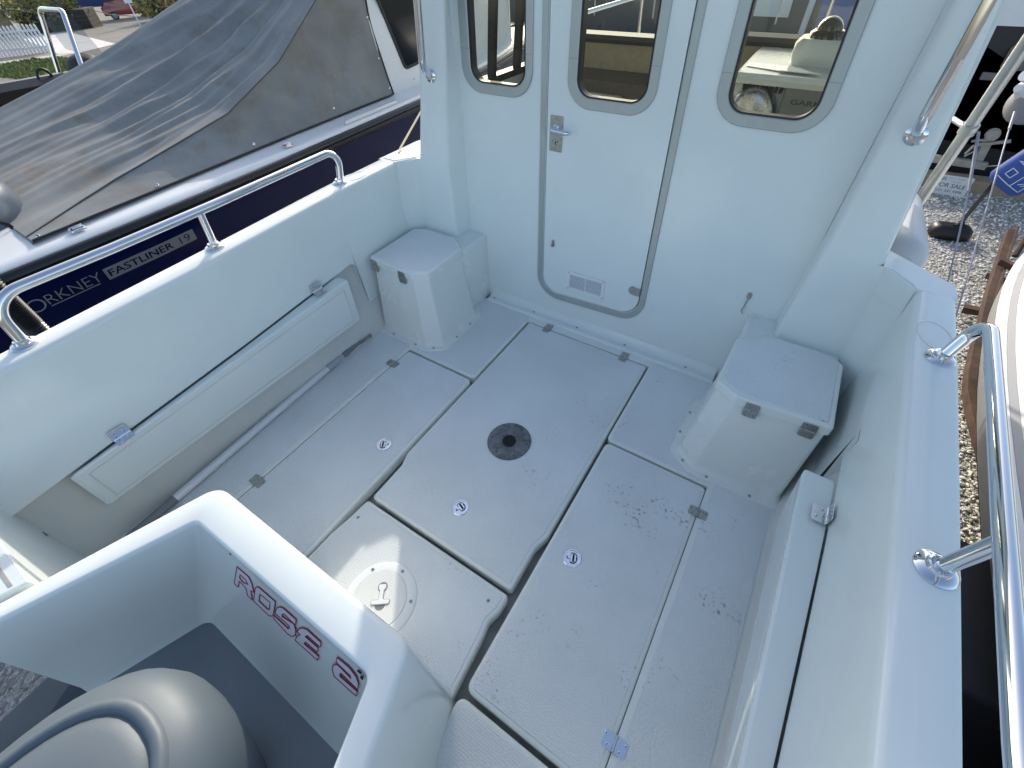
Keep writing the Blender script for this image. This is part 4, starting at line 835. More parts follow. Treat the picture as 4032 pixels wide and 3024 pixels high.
def covpt(u, v):                 # u 0 aft .. 1 fore, v 0 stbd edge .. 1 chine .. 2 ridge .. 3 port edge
    y = 0.30+(2.585-0.30)*u
    if v <= 1:
        zc, xc = ch(y); zb = 0.522; xb = lerp(BT, y); t_ = v
        x = xb+(xc-xb)*t_; z = zb+(zc-zb)*t_; bul = 4*t_*(1-t_)
        h_ = zc-zb; n_ = 0.010*math.sin(9*y+5*t_)+0.012*math.sin(17*y-7*t_+1.3)+0.008*math.sin(31*y+11*t_)
        x += (0.02*h_+n_*min(1, h_*4)-0.045*min(1, h_*2.5))*bul
        return Vector((x, y, z))
    zc, xc = ch(y); zr = lerp(RD, y); xr = -3.25
    if v <= 2:
        t_ = v-1; ysh = (1-u)*(1-u)*0.22*t_*t_; yy = y+ysh; zr2 = lerp(RD, yy); zc2 = zc
        x = xc+(xr-xc)*t_; z = zc2+(zr2-zc2)*t_
        sag = -0.085*4*t_*(1-t_)**1.3*(0.55+0.5*u)*min(1, 3.5*u+0.02)
        env = min(1.0, 6*t_)*min(1, 4.0*(1-t_)+0.05)*min(1, 0.22+1.5*u)
        def rn(a, c_, s_): return 1-abs(mnoise.noise(Vector((a, c_, s_))))*2.6
        fold = (0.034*(rn(u*1.3+0.3*t_, t_*5.5+u*0.8, 1.7)-0.35)+0.022*(rn(u*2.4, t_*11+u*1.5, 7.3)-0.35)+0.010*mnoise.noise(Vector((u*5, t_*26, 3.1))))*env
        crump = 0.0028*math.sin(14*u+47*t_)*math.sin(9*u-61*t_+2)*min(1, 4*t_)
        return Vector((x, yy, z+sag+fold+crump))
    t_ = v-2; p = covpt(u, 2.0); return Vector((-3.25-(0.58*t_), p.y, p.z+(0.52-p.z)*t_**1.3))
NU, NV1, NV2, NV3 = 130, 16, 90, 8
vl = [k/NV1 for k in range(NV1)]+[1+k/NV2 for k in range(NV2)]+[2+k/NV3 for k in range(NV3+1)]
b = MB(); b.rings([[covpt(i/NU, v) for v in vl] for i in range(NU+1)], False, False, closed=False)
b.rings([[covpt(0, v) for v in vl], [covpt(0, v)+Vector((0, -0.02, -0.05-0.15*min(1, max(0, v-1)))) for v in vl]], False, False, closed=False)
cs = b.build('canvas', CAN, cov, smooth=70)
b = MB(); b.tube([covpt(i/60, 0)+Vector((0.003, 0, 0)) for i in range(61)], 0.0055, 6); b.tube([covpt(1, v/20)+Vector((0.004, 0.002, 0)) for v in range(21)], 0.005, 6); b.build('hem', BLACK, cov, smooth=60)
b = MB(); b.tube([covpt(i/80, 1.0)+Vector((0.003, 0, 0.002)) for i in range(81)], 0.0035, 6); b.build('seam', mat('seam_tape', (0.10, 0.095, 0.09), 0.8), cov, smooth=60)
for u, v in ((0.755, 0.09), (0.48, 0.12), (0.235, 0.14), (0.012, 0.3)):
    p = covpt(u, v); screw(p+Vector((0.004, 0, 0.002)), (1, 0, 0.5), cov, 0.008, STEEL)
for v in (0.05, 0.27, 0.55):
    p = covpt(0.992, v); screw(p+Vector((0.005, 0, 0)), (1, 0, 0.15), cov, 0.008, STEEL)
# its outboard
ob = thing('outboard_motor', 'dark outboard motor cowl at the left edge behind the grey cover', 'outboard motor', (-2.75, 0.10, 0.2))
b = MB(); rs = []
for z, k in ((0.28, 0.85), (0.42, 1.0), (0.55, 1.0), (0.64, 0.93), (0.70, 0.75), (0.725, 0.4)):
    rs.append([Vector((-2.50+0.30*k*math.copysign(abs(math.cos(a))**0.8, math.cos(a)), 0.10+0.34*k*math.copysign(abs(math.sin(a))**0.8, math.sin(a)), z)) for a in [2*math.pi*i/36 for i in range(36)]])
b.rings(rs); b.build('cowl', COWLDARK, ob, smooth=60)
b = MB(); b.rings([[Vector((-2.50+0.31*math.cos(a), 0.10+0.35*math.sin(a), z)) for a in [2*math.pi*i/36 for i in range(36)]] for z in (0.40, 0.435)]); b.build('cowl_band', WPLAST, ob, smooth=40)
text_obj('D', 'cowl_letter', F((-2.198, 0.22, 0.47), (0, 1, 0), (0, 0, 1)), 0.09, 0.10, BLACK, ob)
# corrugated hose between the boats
hz = thing('corrugated_hose', 'black corrugated hose hanging between the boats beside the aft port rail foot', 'hose', (-1.5, 0.1, 0.3))
b = MB(); pt = [Vector((-1.62, 0.082, 0.66)), Vector((-1.6, 0.084, 0.52)), Vector((-1.6, 0.086, 0.40)), Vector((-1.6, 0.086, 0.25)), Vector((-1.6, 0.08, -0.2))]; den = []; rr = []
for i in range(4):
    for k in range(30): den.append(pt[i].lerp(pt[i+1], k/30)); rr.append(0.028 if k % 2 else 0.034)
b.tube(den, rr, 16); b.build('ribbed_tube', mat('black_hose', (0.02, 0.02, 0.02), 0.25, coat=0.4), hz, smooth=20)
b = MB(); b.tube([(-1.0, 1.44, 0.668), (-1.02, 1.47, 0.672), (-1.15, 1.80, 0.752), (-1.5, 2.7, 0.96)], 0.0045, 8)
tag(b.build('mooring_line', mat('cream_rope', (0.62, 0.56, 0.42), 0.85), None, smooth=60), 'thin cream line running forward from the port gunwale beside the cabin', 'rope')

# ================================================================== FAR LEFT YARD
cb = thing('console_boat', 'black console boat with steel frame and clear windscreen beyond the grey cover', 'boat', (-6.2, 2.0, gz(-6)))
b = MB(); b.rings([[Vector((x, y, z)) for y, z in ((-2.0, 0.40), (0.8, 0.475), (1.37, 0.485), (1.85, 0.478), (2.6, 0.45), (3.6, 0.35))] for x, dz in ((-6.0, 0),)]+[[Vector((-5.9, y, z-0.05)) for y, z in ((-2.0, 0.40), (0.8, 0.475), (1.37, 0.485), (1.85, 0.478), (2.6, 0.45), (3.6, 0.35))], [Vector((-6.3, y, -1.1)) for y in (-2.0, 0.8, 1.37, 1.85, 2.6, 3.6)]], False, False, closed=False)
b.rings([[Vector((x, y, z)) for y, z in ((-2.0, 0.40), (0.8, 0.475), (1.37, 0.485), (1.85, 0.478), (2.6, 0.45), (3.6, 0.35))] for x in (-6.0, -6.08)]+[[Vector((-6.1, y, 0.1)) for y in (-2.0, 0.8, 1.37, 1.85, 2.6, 3.6)]], False, False, closed=False)
b.build('hull', mat('black_hull', (0.008, 0.009, 0.013), 0.35), cb, smooth=50)
b = MB(); b.tube(fillet([(-6.25, 1.90, 0.43), (-6.2, 2.05, 0.965), (-5.75, 2.075, 0.965), (-5.55, 1.905, 0.56)], 0.07), 0.020, 12); b.build('steel_frame', STEEL, cb, smooth=60)
b = MB(); b.add([(-6.05, 1.99, 0.86), (-6.0, 2.06, 0.99), (-5.9, 2.13, 1.04), (-5.6, 2.15, 0.60), (-5.75, 2.10, 0.58), (-6.0, 2.0, 0.66)], [[0, 1, 2, 3, 4, 5]])
b.build('windscreen', glass_mat('perspex', (0.62, 0.64, 0.66), 0.5), cb, smooth=0)
b = MB(); b.sphere((-6.0, 2.08, 0.49), 0.16, 16, 10, (1.0, 1.0, 0.75)); b.build('seat', mat('brown_seat', (0.03, 0.027, 0.025), 0.6), cb, smooth=60)
b = MB(); b.tube([(-6.0+0.0*math.cos(a), 1.715+0.055*math.cos(a), 0.465+0.075*math.sin(a)) for a in [2*math.pi*i/28 for i in range(29)]], 0.012, 8); b.tube([(-6.0, 1.67, 0.465), (-6.0, 1.76, 0.465)], 0.008, 8); b.build('steering_wheel', BLACK, cb, smooth=60)
# picket fence
pf = thing('picket_fence', 'white picket fence at the far left of the yard', 'fence', (-37.8, 9.6, gz(-37.8)))
A, B = Vector((-39.2, 7.9, 0)), Vector((-37.15, 10.75, 0)); d = (B-A); Ln = d.length; u = d.normalized(); ff = F((A.x, A.y, gz(A.x)), u, (0, 0, 1))
WF = mat('white_fence_paint', (0.72, 0.74, 0.78), 0.6, noise=0.06, nscale=2)
b = MB()
n_ = 22
for i in range(n_):
    x = i*Ln/(n_-1); h = 1.45-0.25*abs(math.sin(i*0.55))*0.3
    b.prism([(x-0.045, 0.06), (x+0.045, 0.06), (x+0.045, h-0.06), (x, h), (x-0.045, h-0.06)], ff, 0.02, 0.045)
b.build('pickets', WF, pf)
for z in (0.35, 1.10):
    b = MB(); b.prism(rect(0, Ln, z-0.045, z+0.045), ff, -0.02, 0.018); b.build('fence_rail', WF, pf)
# timber planters with bushes
WOOD = mat('dark_sleepers', (0.045, 0.038, 0.032), 0.85, noise=0.3, nscale=3)
LEAF = [mat('hedge_leaf', (0.17, 0.19, 0.045), 0.7, noise=0.3, nscale=2), mat('hedge_leaf_pale', (0.34, 0.30, 0.11), 0.7, noise=0.3, nscale=2), mat('hedge_leaf_dark', (0.03, 0.045, 0.015), 0.7)]
def bush(c, r, n, lab, sc=(1, 1, 0.7), seed=1, pale=0.4):
    rg = random.Random(seed); b = MB()
    for i in range(n):
        dv_ = Vector((rg.gauss(0, 1), rg.gauss(0, 1), rg.gauss(0, 1))).normalized()*r*rg.uniform(0.45, 1.08)
        p = Vector(c)+Vector((dv_.x*sc[0], dv_.y*sc[1], dv_.z*sc[2])); a = Vector((rg.uniform(-1, 1), rg.uniform(-1, 1), rg.uniform(-1, 1))).normalized(); e = a.orthogonal().normalized(); s_ = rg.uniform(0.07, 0.16)
        q = rg.random(); b.mi = 1 if q < pale else (2 if q > 0.85 else 0)
        b.add([p-a*s_*1.5, p+e*s_*0.5, p+a*s_*1.5, p-e*s_*0.5], [[0, 1, 2, 3]])
    b.mi = 2; b.tube([Vector(c)-Vector((0, 0, r*sc[2]*1.25)), Vector(c)], 0.06, 6)
    return tag(b.build('bush', LEAF, None, smooth=0, fix=False), lab, 'bush', 'bushes by the timber planters')
def planter(P_, w_, h, lab):
    a, c = Vector(P_[0]), Vector(P_[1]); b = MB(); dv_ = (c-a); u = dv_.normalized(); f = F((a.x, a.y, gz(a.x)), (u.x, u.y, 0), (-u.y, u.x, 0))
    L_ = dv_.length; nb_ = max(2, int(L_/2.2))
    for r_ in range(5):
        for k in range(nb_):
            b.prism(rect(k*L_/nb_+0.015, (k+1)*L_/nb_-0.015, 0, w_), f, r_*h/5+0.01, (r_+1)*h/5-0.01, 0.01)
    return tag(b.build('timber_planter', WOOD, None), lab, 'planter', 'timber planters')
planter([(-57.5, 15.5, 0), (-54.2, 19.3, 0)], 2.0, 1.45, 'dark timber planter behind the clear windscreen and steel frame')
planter([(-63.5, 11.0, 0), (-60.0, 15.0, 0)], 2.0, 1.9, 'dark timber planter behind the white picket fence')
bush((-57.2, 16.4, -2.15), 1.5, 900, 'yellowish bush in the planter behind the steel frame', (0.9, 1.2, 0.75), 1, 0.5)
bush((-55.8, 18.3, -2.25), 1.3, 800, 'green and straw bush beside the red car', (0.9, 1.1, 0.7), 2, 0.45)
bush((-63.5, 12.5, -2.1), 1.9, 900, 'straw coloured bush above the white picket fence', (0.9, 1.5, 0.7), 3, 0.55)
bush((-66.0, 9.2, -2.2), 2.0, 900, 'dull green bush at the top left corner', (0.9, 1.5, 0.7), 4, 0.4)
bush((-50.0, 22.9, -2.35), 1.25, 800, 'pale straw bush right of the second red car', (0.9, 1.3, 0.8), 5, 0.75)
bush((-52.0, 27.5, -2.4), 1.6, 800, 'yellow flowering bush near the edge of the grey cover', (0.9, 1.4, 0.8), 6, 0.6)
planter([(-50.5, 22.6, 0), (-47.5, 26.5, 0)], 1.6, 0.9, 'low timber planter right of the second red car')
# red cars
CARM = mat('red_car_paint', (0.28, 0.008, 0.018), 0.18, coat=1.0); CGL = mat('car_glass', (0.02, 0.025, 0.03), 0.05)
def car(loc, rz, lab, rear=None):
    c = thing('parked_car', lab, 'car', loc, 'red cars parked beyond the yard'); c.rotation_euler = (0, 0, rz)
    # body: lofted across the width from a side profile (x forward)
    prof = [(-2.05, 0.35), (-2.08, 0.75), (-1.98, 1.0), (-1.62, 1.40), (-0.6, 1.50), (0.35, 1.42), (1.0, 1.02), (1.85, 0.88), (2.08, 0.66), (2.05, 0.32)]
    lo = Vector(loc)
    def Pt(x, y, z): return lo+Vector((x, y, z))
    b = MB(); rs = []
    for y, k in ((-0.86, 0.9), (-0.84, 0.98), (-0.60, 1.0), (0.60, 1.0), (0.84, 0.98), (0.86, 0.9)):
        rs.append([Pt(x*(1 if z < 0.9 else k), y*(1 if z < 1.0 else 0.88), z) for x, z in prof])
    b.rings(rs); b.build('body', CARM, c, smooth=40)
    for sy in (-1, 1):
        b = MB(); f = F(Pt(0, sy*0.853, 0), (1, 0, 0), (0, -sy*0.22, 1)); w_ = [(-1.55, 1.02), (0.72, 1.0), (0.26, 1.34), (-0.6, 1.40), (-1.38, 1.33)]
        b.prism(w_, f, -0.02*sy, 0.012*sy); b.build('side_window', CGL, c)
        for x in (-1.28, 1.30):
            g = F(Pt(x, sy*0.80, 0.32), (1, 0, 0), (0, 0, 1)); b = MB(); b.lathe([(0.33, -0.11), (0.34, -0.05), (0.34, 0.05), (0.33, 0.11), (0.22, 0.112)], g, 24); wh = b.build('wheel', BLACK, c)
            b = MB(); b.lathe([(0.22, -0.118), (0.22, 0.118)], g, 20)
            b.build('rim', mat('alloy', (0.4, 0.4, 0.42), 0.35, metal=0.8) if 'alloy' not in bpy.data.materials else bpy.data.materials['alloy'], wh)
            if sy: pass
    b = MB(); b.add([Pt(-2.0, y*0.7, 1.0) for y in (-1, 1)]+[Pt(-1.66, y*0.6, 1.37) for y in (1, -1)], [[0, 1, 2, 3]]); b.build('rear_window', CGL, c, smooth=0)
    for sy in (-1, 1):
        b = MB(); b.box(Pt(-2.05, sy*0.66, 0.86), (0.10, 0.22, 0.2), bev=0.02); b.build('tail_light', mat('tail_red', (0.5, 0.02, 0.02), 0.2) if 'tail_red' not in bpy.data.materials else bpy.data.materials['tail_red'], c)
    return c
car((-63.6, 26.3, gz(-63.6)), R(68), 'red hatchback seen from the side beyond the timber planter')
car((-52.2, 25.0, gz(-52.2)), R(100), 'second red car, mostly hidden, beside the white post')
b = MB(); b.bar((-48.2, 20.3, gz(-48.2)), (-48.6, 20.45, -1.0), 0.10, 0.06, (0, 1, 0)); b.prism(rect(-0.25, 0.25, 0, 1.2), F((-48.45, 20.4, -2.0), (0.3, 0.95, 0), (0, 0, 1)), -0.02, 0.02)
tag(b.build('sign_post', WPLAST, None), 'white board on a slim post in front of the second red car', 'sign')
b = MB(); b.bar((-70, 20, -1.5), (-58, 34, -1.5), 0.3, 3.4); tag(b.build('storage_container', mat('blue_container', (0.02, 0.04, 0.14), 0.6), None), 'dark blue container far behind the red hatchback', 'container')
b = MB(); b.tube([(-55.6, 19.6, -2.35), (-53.5, 20.6, -2.9), (-51.5, 21.9, -3.15), (-50, 23.5, -3.0)], 0.035, 6); tag(b.build('rope_barrier', mat('hemp', (0.42, 0.37, 0.28), 0.9), None, smooth=60), 'slack pale rope strung in front of the red hatchback', 'rope')

# ================================================================== STARBOARD YARD
tb = thing('tender', 'white covered tender with grey stripes at the right edge beyond the rail', 'boat', (2.7, 1.0, GZ))
TW = mat('tender_cover', (0.80, 0.81, 0.80), 0.6, noise=0.04, nscale=6); TG = mat('grey_stripe', (0.33, 0.34, 0.36), 0.5); TD = mat('tender_bottom', (0.012, 0.012, 0.014), 0.6)
def tout(k, z, n=72):
    out = []
    for i in range(n):
        a = 2*math.pi*i/n; c, s_ = math.cos(a), math.sin(a); ex = 2.6 if s_ > 0 else 3.5; kk = k if k > 0.9 else k
        out.append(Vector((2.50+(0.87-(1-kk)*0.9)*math.copysign(abs(c)**(2/ex), c), 0.9+((3.3 if s_ > 0 else 2.2)-(1-kk)*0.9)*math.copysign(abs(s_)**(2/ex), s_), z)))
    return out
b = MB(); b.rings([tout(0.93, -0.192), tout(0.925, -0.180), tout(0.90, -0.168), tout(0.6, -0.10), tout(0.2, -0.07)], False, True); b.build('deck_cover', TW, tb, smooth=60)
b = MB(); b.rings([tout(0.962, -0.206), tout(0.958, -0.198), tout(0.93, -0.186)], False, False); b.build('rub_stripe', TG, tb, smooth=40)
b = MB(); b.rings([tout(0.995, -0.245), tout(1.0, -0.230), tout(0.995, -0.215), tout(0.985, -0.206), tout(0.960, -0.199)], False, False); b.build('hull_band', TW, tb, smooth=40)
b = MB(); b.rings([tout(0.99, -0.243), tout(0.985, -0.30), tout(0.965, -0.40), tout(0.93, -0.47)], False, False); b.build('hull_flank', mat('tender_flank_shade', (0.34, 0.35, 0.36), 0.45), tb, smooth=60)  # white gelcoat flank, its shade put into the grey colour
b = MB(); b.rings([tout(0.935, -0.465), tout(0.90, -0.52), tout(0.75, -0.68), tout(0.4, -0.80)], False, True); b.build('hull_bottom', TD, tb, smooth=60)  # near-black underside, the hull's shade is put into the colour
RUST = mat('rusty_steel', (0.075, 0.045, 0.032), 0.9, noise=0.65, nscale=7, bump=0.4, bscale=40, bdist=0.004)
tr = thing('boat_trailer', 'rusty trailer frame under the white tender on the gravel', 'trailer', (2.1, 4.0, GZ))
BL = [(2.351, 5.532), (2.224, 4.896), (2.107, 4.301), (2.017, 3.761), (1.962, 3.478), (1.914, 3.154), (1.899, 2.987), (1.908, 2.788), (1.93, 2.563), (1.945, 2.393)]
BR = [(2.42, 5.569), (2.295, 4.964), (2.159, 4.282), (2.069, 3.731), (2.03, 3.391), (2.003, 3.048), (1.988, 2.753), (1.974, 2.492)]
b = MB(); b.prism(BL+BR[::-1], XY, -0.86, -0.80, 0.004)
b.rings([[Vector((x-0.006, y, -0.86)), Vector((x-0.006, y, -0.775)), Vector((x+0.008, y, -0.775)), Vector((x+0.008, y, -0.86))] for x, y in BR], True, True); b.build('side_beam', RUST, tr)
b = MB(); b.bar((2.14, 4.10, -0.86), (3.0, 3.98, -0.86), 0.06, 0.06); b.bar((2.00, 4.14, -0.92), (2.12, 4.12, -0.90), 0.06, 0.05); b.build('cross_beam', RUST, tr)
b = MB(); b.bar((2.24, 4.85, -0.95), (2.60, 4.30, -0.88), 0.07, 0.05); b.bar((2.20, 4.72, -0.75), (2.34, 4.6, -0.75), 0.05, 0.05); b.tube([(2.28, 4.8, -0.72), (2.32, 5.0, -0.6)], 0.02, 8); b.build('coupling', RUST, tr)
b = MB(); g = F((1.66, 1.20, -0.70), (0, 1, 0), (0, 0, 1)); b.lathe([(0.20, -0.08), (0.27, -0.075), (0.295, -0.04), (0.295, 0.04), (0.27, 0.075), (0.20, 0.08), (0.14, 0.06), (0.03, 0.06)], g, 40); wl = b.build('wheel', BLACK, tr, smooth=40)
b = MB(); b.lathe([(0.15, 0.062), (0.13, 0.075), (0.05, 0.078)], g, 24); b.lathe([(0.018, 0.075), (0.014, 0.105)], g, 10); b.build('rim', mat('dark_rim', (0.05, 0.05, 0.055), 0.3, metal=0.7), wl)
b = MB(); b.prism(rnd([(-0.40, -0.05), (-0.28, 0.33), (0.28, 0.33), (0.40, -0.05), (0.36, -0.05), (0.25, 0.30), (-0.25, 0.30), (-0.36, -0.05)], 0.02), g, -0.11, 0.11); b.build('mudguard', BLACK, tr)
b = MB(); b.box((1.9, 0.2, -0.86), (0.9, 2.8, 0.25), bev=0.03); b.build('bunk', TD, tr)
# timber, sign, second trailer
WT = mat('weathered_timber', (0.33, 0.26, 0.18), 0.9, noise=0.25, nscale=5)
b = MB(); b.bar((1.2, 6.80, GZ+0.07), (3.6, 7.06, GZ+0.07), 0.20, 0.14); tag(b.build('timber_sleeper', WT, None), 'long weathered timber lying across the gravel below the sale sign', 'timber')
gt = thing('winch_trailer', 'galvanised trailer with winch post standing behind the timber', 'trailer', (2.1, 7.2, GZ))
GALV = mat('galvanised_steel', (0.42, 0.42, 0.40), 0.45, metal=0.5, noise=0.15, nscale=14)
b = MB(); b.bar((1.0, 6.78, -0.675), (2.24, 6.86, -0.70), 0.06, 0.075); b.build('drawbar', GALV, gt)
b = MB(); b.bar((2.16, 6.9, -0.74), (2.13, 6.9, -0.40), 0.075, 0.075, (0, 1, 0)); b.bar((2.06, 6.86, -0.50), (2.30, 6.84, -0.42), 0.03, 0.03); b.bar((1.99, 6.84, -0.47), (2.10, 6.85, -0.44), 0.02, 0.02); b.build('winch_post', GALV, gt)
b = MB(); b.lathe([(0.055, -0.02), (0.055, 0.02)], F((2.13, 6.84, -0.385), (1, 0, 0), (0, 0, 1)), 18); b.lathe([(0.065, -0.024), (0.065, -0.02)], F((2.13, 6.84, -0.385), (1, 0, 0), (0, 0, 1)), 18); b.build('winch_drum', GALV, gt)
b = MB(); b.tube([(2.03, 6.82, -0.50), (2.0, 6.82, -0.60)], 0.012, 8); b.tube([(2.0, 6.8, -0.62), (2.05, 6.8, -0.56)], 0.008, 8); b.build('winch_handle', GALV, gt)
b = MB(); b.tube([(2.18, 6.85, -0.72), (2.26, 6.8, -0.68), (2.34, 6.7, -0.62), (2.42, 6.6, -0.52)], 0.008, 6); b.build('safety_chain', GALV, gt)
sg = thing('sale_sign', 'white sale notice hanging from the galvanised trailer bar', 'sign', (2.0, 6.75, -0.85))
f = F((1.835, 6.60, -0.985), (1, 0.04, 0), (0.0, 0, 1)); b = MB(); b.prism(rect(0, 0.33, 0, 0.215), f, -0.003, 0.0); b.build('board', WPLAST, sg)
INK = mat('black_ink', (0.02, 0.02, 0.03), 0.6); BLU = mat('pale_blue_ink', (0.35, 0.52, 0.62), 0.6)
text_obj('FOR SALE', 'sign_lettering', f.at(0.035, 0.085), 0.26, 0.045, INK, sg); text_obj('0131 331 4496', 'sign_lettering', f.at(0.035, 0.035), 0.255, 0.026, INK, sg)
text_obj('Port Edgar', 'sign_lettering', f.at(0.12, 0.172), 0.15, 0.028, BLU, sg); text_obj('Marine', 'sign_lettering', f.at(0.15, 0.142), 0.09, 0.022, BLU, sg)
b = MB(); b.box((0.07, 0.175, 0.001), (0.05, 0.04, 0.001), f); b.build('sign_mark', BLU, sg)
# black float with strap on the gravel
jf = thing('rubber_float', 'flat black rubber float with a strap lying on the gravel', 'float', (1.95, 5.55, GZ))
b = MB(); g = F((1.98, 5.55, GZ+0.005), (0.97, 0.16, 0), (-0.16, 0.97, 0))
b.rings([[g(p.x, p.y, z) for p in inset(rnd(rect(-0.17, 0.17, -0.10, 0.10), 0.08, 6), e)] for z, e in ((0.0, 0.02), (0.02, 0.003), (0.06, 0.0), (0.10, 0.01), (0.125, 0.035), (0.13, 0.06))]); b.build('float_body', BLACK, jf, smooth=50)
b = MB(); b.bar((2.02, 5.58, GZ+0.12), (2.33, 6.5, -0.45), 0.035, 0.012); b.tube([(1.98, 5.52, GZ+0.13), (2.04, 5.6, GZ+0.15)], 0.022, 8); b.build('strap', mat('black_webbing', (0.02, 0.02, 0.02), 0.8), jf)
# blue bag with white line drawing
bl = thing('sail_bag', 'rolled blue sail bag with white line drawing at the right edge', 'bag', (2.3, 5.5, -0.3))
BLUE = mat('blue_canvas', (0.04, 0.10, 0.36), 0.6, noise=0.1, nscale=6); WLN = mat('white_print', (0.66, 0.72, 0.80), 0.6)
ax0, ax1 = Vector((2.12, 5.60, -0.47)), Vector((2.62, 5.60, 0.42)); uu = (ax1-ax0).normalized(); side = Vector((uu.z, 0, -uu.x))
b = MB(); rs = []
for t_, k in ((0, 0.75), (0.03, 0.95), (0.1, 1.0), (0.5, 1.05), (1.0, 1.05)):
    c = ax0+(ax1-ax0)*t_; rs.append([c+side*(0.165*k*math.cos(a))+Vector((0, 1, 0))*(0.10*k*math.sin(a)) for a in [2*math.pi*i/24 for i in range(24)]])
b.rings(rs); b.build('bag_body', BLUE, bl, smooth=60)
b = MB()
def LP(a_, t_): t2 = a_/0.165; return ax0+uu*t_+side*a_*0.98+Vector((0, -0.106*math.sqrt(max(0, 1-t2*t2))-0.002, 0))
def poly(pts):
    q = []
    for (a0, t0), (a1, t1) in zip(pts, pts[1:]):
        for k in range(5): q.append(LP(a0+(a1-a0)*k/5, t0+(t1-t0)*k/5))
    q.append(LP(*pts[-1])); b.tube(q, 0.0042, 5)
poly([(-0.06, 0.10), (-0.06, 0.16), (-0.11, 0.16), (-0.11, 0.10), (-0.06, 0.10)])
poly([(-0.10, 0.24), (-0.10, 0.46), (0.02, 0.46), (0.02, 0.24), (-0.10, 0.24)])
for t_ in (0.30, 0.36, 0.41): poly([(-0.10, t_), (0.02, t_)])
poly([(-0.13, 0.06), (0.10, 0.06), (0.10, 0.22), (-0.13, 0.22)]); poly([(0.0, 0.06), (0.0, 0.22)]); poly([(-0.12, 0.55), (-0.04, 0.30), (-0.12, 0.22)]); poly([(0.03, 0.10), (0.06, 0.13), (0.04, 0.16), (0.08, 0.19)])
poly([(0.06, 0.10), (0.09, 0.14), (0.07, 0.18)])
b.build('line_drawing', WLN, bl, smooth=60)
# grey inflatable with cone ends, upper right
ri = thing('inflatable_boat', 'grey and white inflatable boat with cone tube ends at the upper right', 'boat', (2.3, 6.6, GZ))
GRYT = mat('grey_hypalon', (0.30, 0.31, 0.34), 0.55, noise=0.05); WHT = mat('white_hypalon', (0.72, 0.74, 0.76), 0.5)
b = MB(); b.tube([(1.935, 5.9, 0.22), (2.0, 5.98, 0.16), (2.06, 6.06, 0.10), (2.4, 6.5, 0.05), (3.2, 7.4, 0.1)], [0.02, 0.085, 0.17, 0.20, 0.20], 22); b.build('tube', GRYT, ri, smooth=60)
b = MB(); b.tube([(1.88, 5.86, 0.25), (1.94, 5.93, 0.24), (2.02, 6.01, 0.18)], [0.03, 0.07, 0.11], 18); b.tube(fillet([(1.86, 5.8, 0.36), (1.98, 5.9, 0.30), (2.3, 6.1, 0.34)], 0.05), 0.045, 14); b.sphere((1.93, 5.86, 0.42), 0.085, 14, 10, (1, 1, 0.9)); b.build('tube_cone', WHT, ri, smooth=60)
b = MB(); b.prism([(0, 0), (0.10, -0.16), (0.16, -0.30), (0.2, -0.12)], F((2.10, 5.95, 0.04), (1, 0.2, 0), (0, 0, 1)), -0.01, 0.01); b.build('fin', WHT, ri)
# dark hull behind
dh = thing('launch_hull', 'dark hulled launch with pale topsides standing behind the trailers', 'boat', (3.5, 9.0, GZ))
b = MB(); b.rings([[Vector((x, y, z)) for x, z in ((1.35, 0.50), (1.25, 0.20), (1.3, -0.2), (1.7, -0.62), (4.0, -0.75))] for y in (7.35, 7.6, 9, 12)], True, False, closed=False); b.add([(1.35, 7.35, 0.50), (1.25, 7.35, 0.2), (1.3, 7.35, -0.2), (1.7, 7.35, -0.62), (4.0, 7.35, -0.75), (4.6, 7.35, 0.50)], [[0, 1, 2, 3, 4, 5]]); b.build('hull', mat('black_antifoul', (0.02, 0.02, 0.024), 0.5, noise=0.3, nscale=3), dh, smooth=30)
b = MB(); b.rings([[Vector((x, y, z)) for x, z in ((1.33, 0.50), (1.36, 0.70), (1.6, 1.15), (4.0, 1.2), (4.6, 0.50))] for y in (7.3, 12)], True, True); b.build('topsides', NW, dh, smooth=30)
for k, (x, z, w_) in enumerate(((1.55, 0.42, 0.30), (1.62, 0.20, 0.22), (1.95, 0.05, 0.22))):
    b = MB(); b.box((x, 7.33, z), (w_, 0.03, 0.07 if k else 0.12), bev=0.005); b.build('hull_port', mat('dull_grey_%d' % k, (0.12, 0.12, 0.125) if k < 2 else (0.2, 0.19, 0.17), 0.5), dh)
b = MB(); b.prism(rnd(rect(0, 0.32, 0, 0.22), 0.03), F((1.95, 7.335, 0.12), (1, 0, 0), (0, 0, 1)), 0.0, 0.02); b.build('hull_window', mat('dull_olive', (0.16, 0.16, 0.13), 0.4), dh)
b = MB(); b.box((2.9, 7.42, -0.75), (3.4, 0.12, 0.5)); b.build('under_hull_fill', TD, dh)  # dark block added to fill the gap under the hull
fb = thing('moored_launch', 'dark blue launch seen ahead through the wheelhouse windscreens', 'boat', (-3, 16.0, GZ))
b = MB(); b.rings([[Vector((x, y, z)) for x, z in ((-9.5, -0.9), (-10, 1.3), (2.0, 1.2), (1.9, -0.7), (-3, -1.4))] for y in (15.0, 19.0)], True, True); b.build('hull', mat('slate_blue_hull', (0.03, 0.05, 0.08), 0.3), fb, smooth=30)
b = MB()
for x in (-8.5, -6.4, -4.6, -3.0, -1.4): b.tube([(x, 14.9, -0.6), (x, 14.9, 1.0)], 0.03, 8)
b.tube([(-9.5, 14.9, 0.2), (1.4, 14.9, 0.3)], 0.03, 8); b.tube([(-7.1, 14.88, -0.35), (-3.2, 14.88, 0.5)], 0.025, 6); b.build('rail', STEEL, fb, smooth=60)
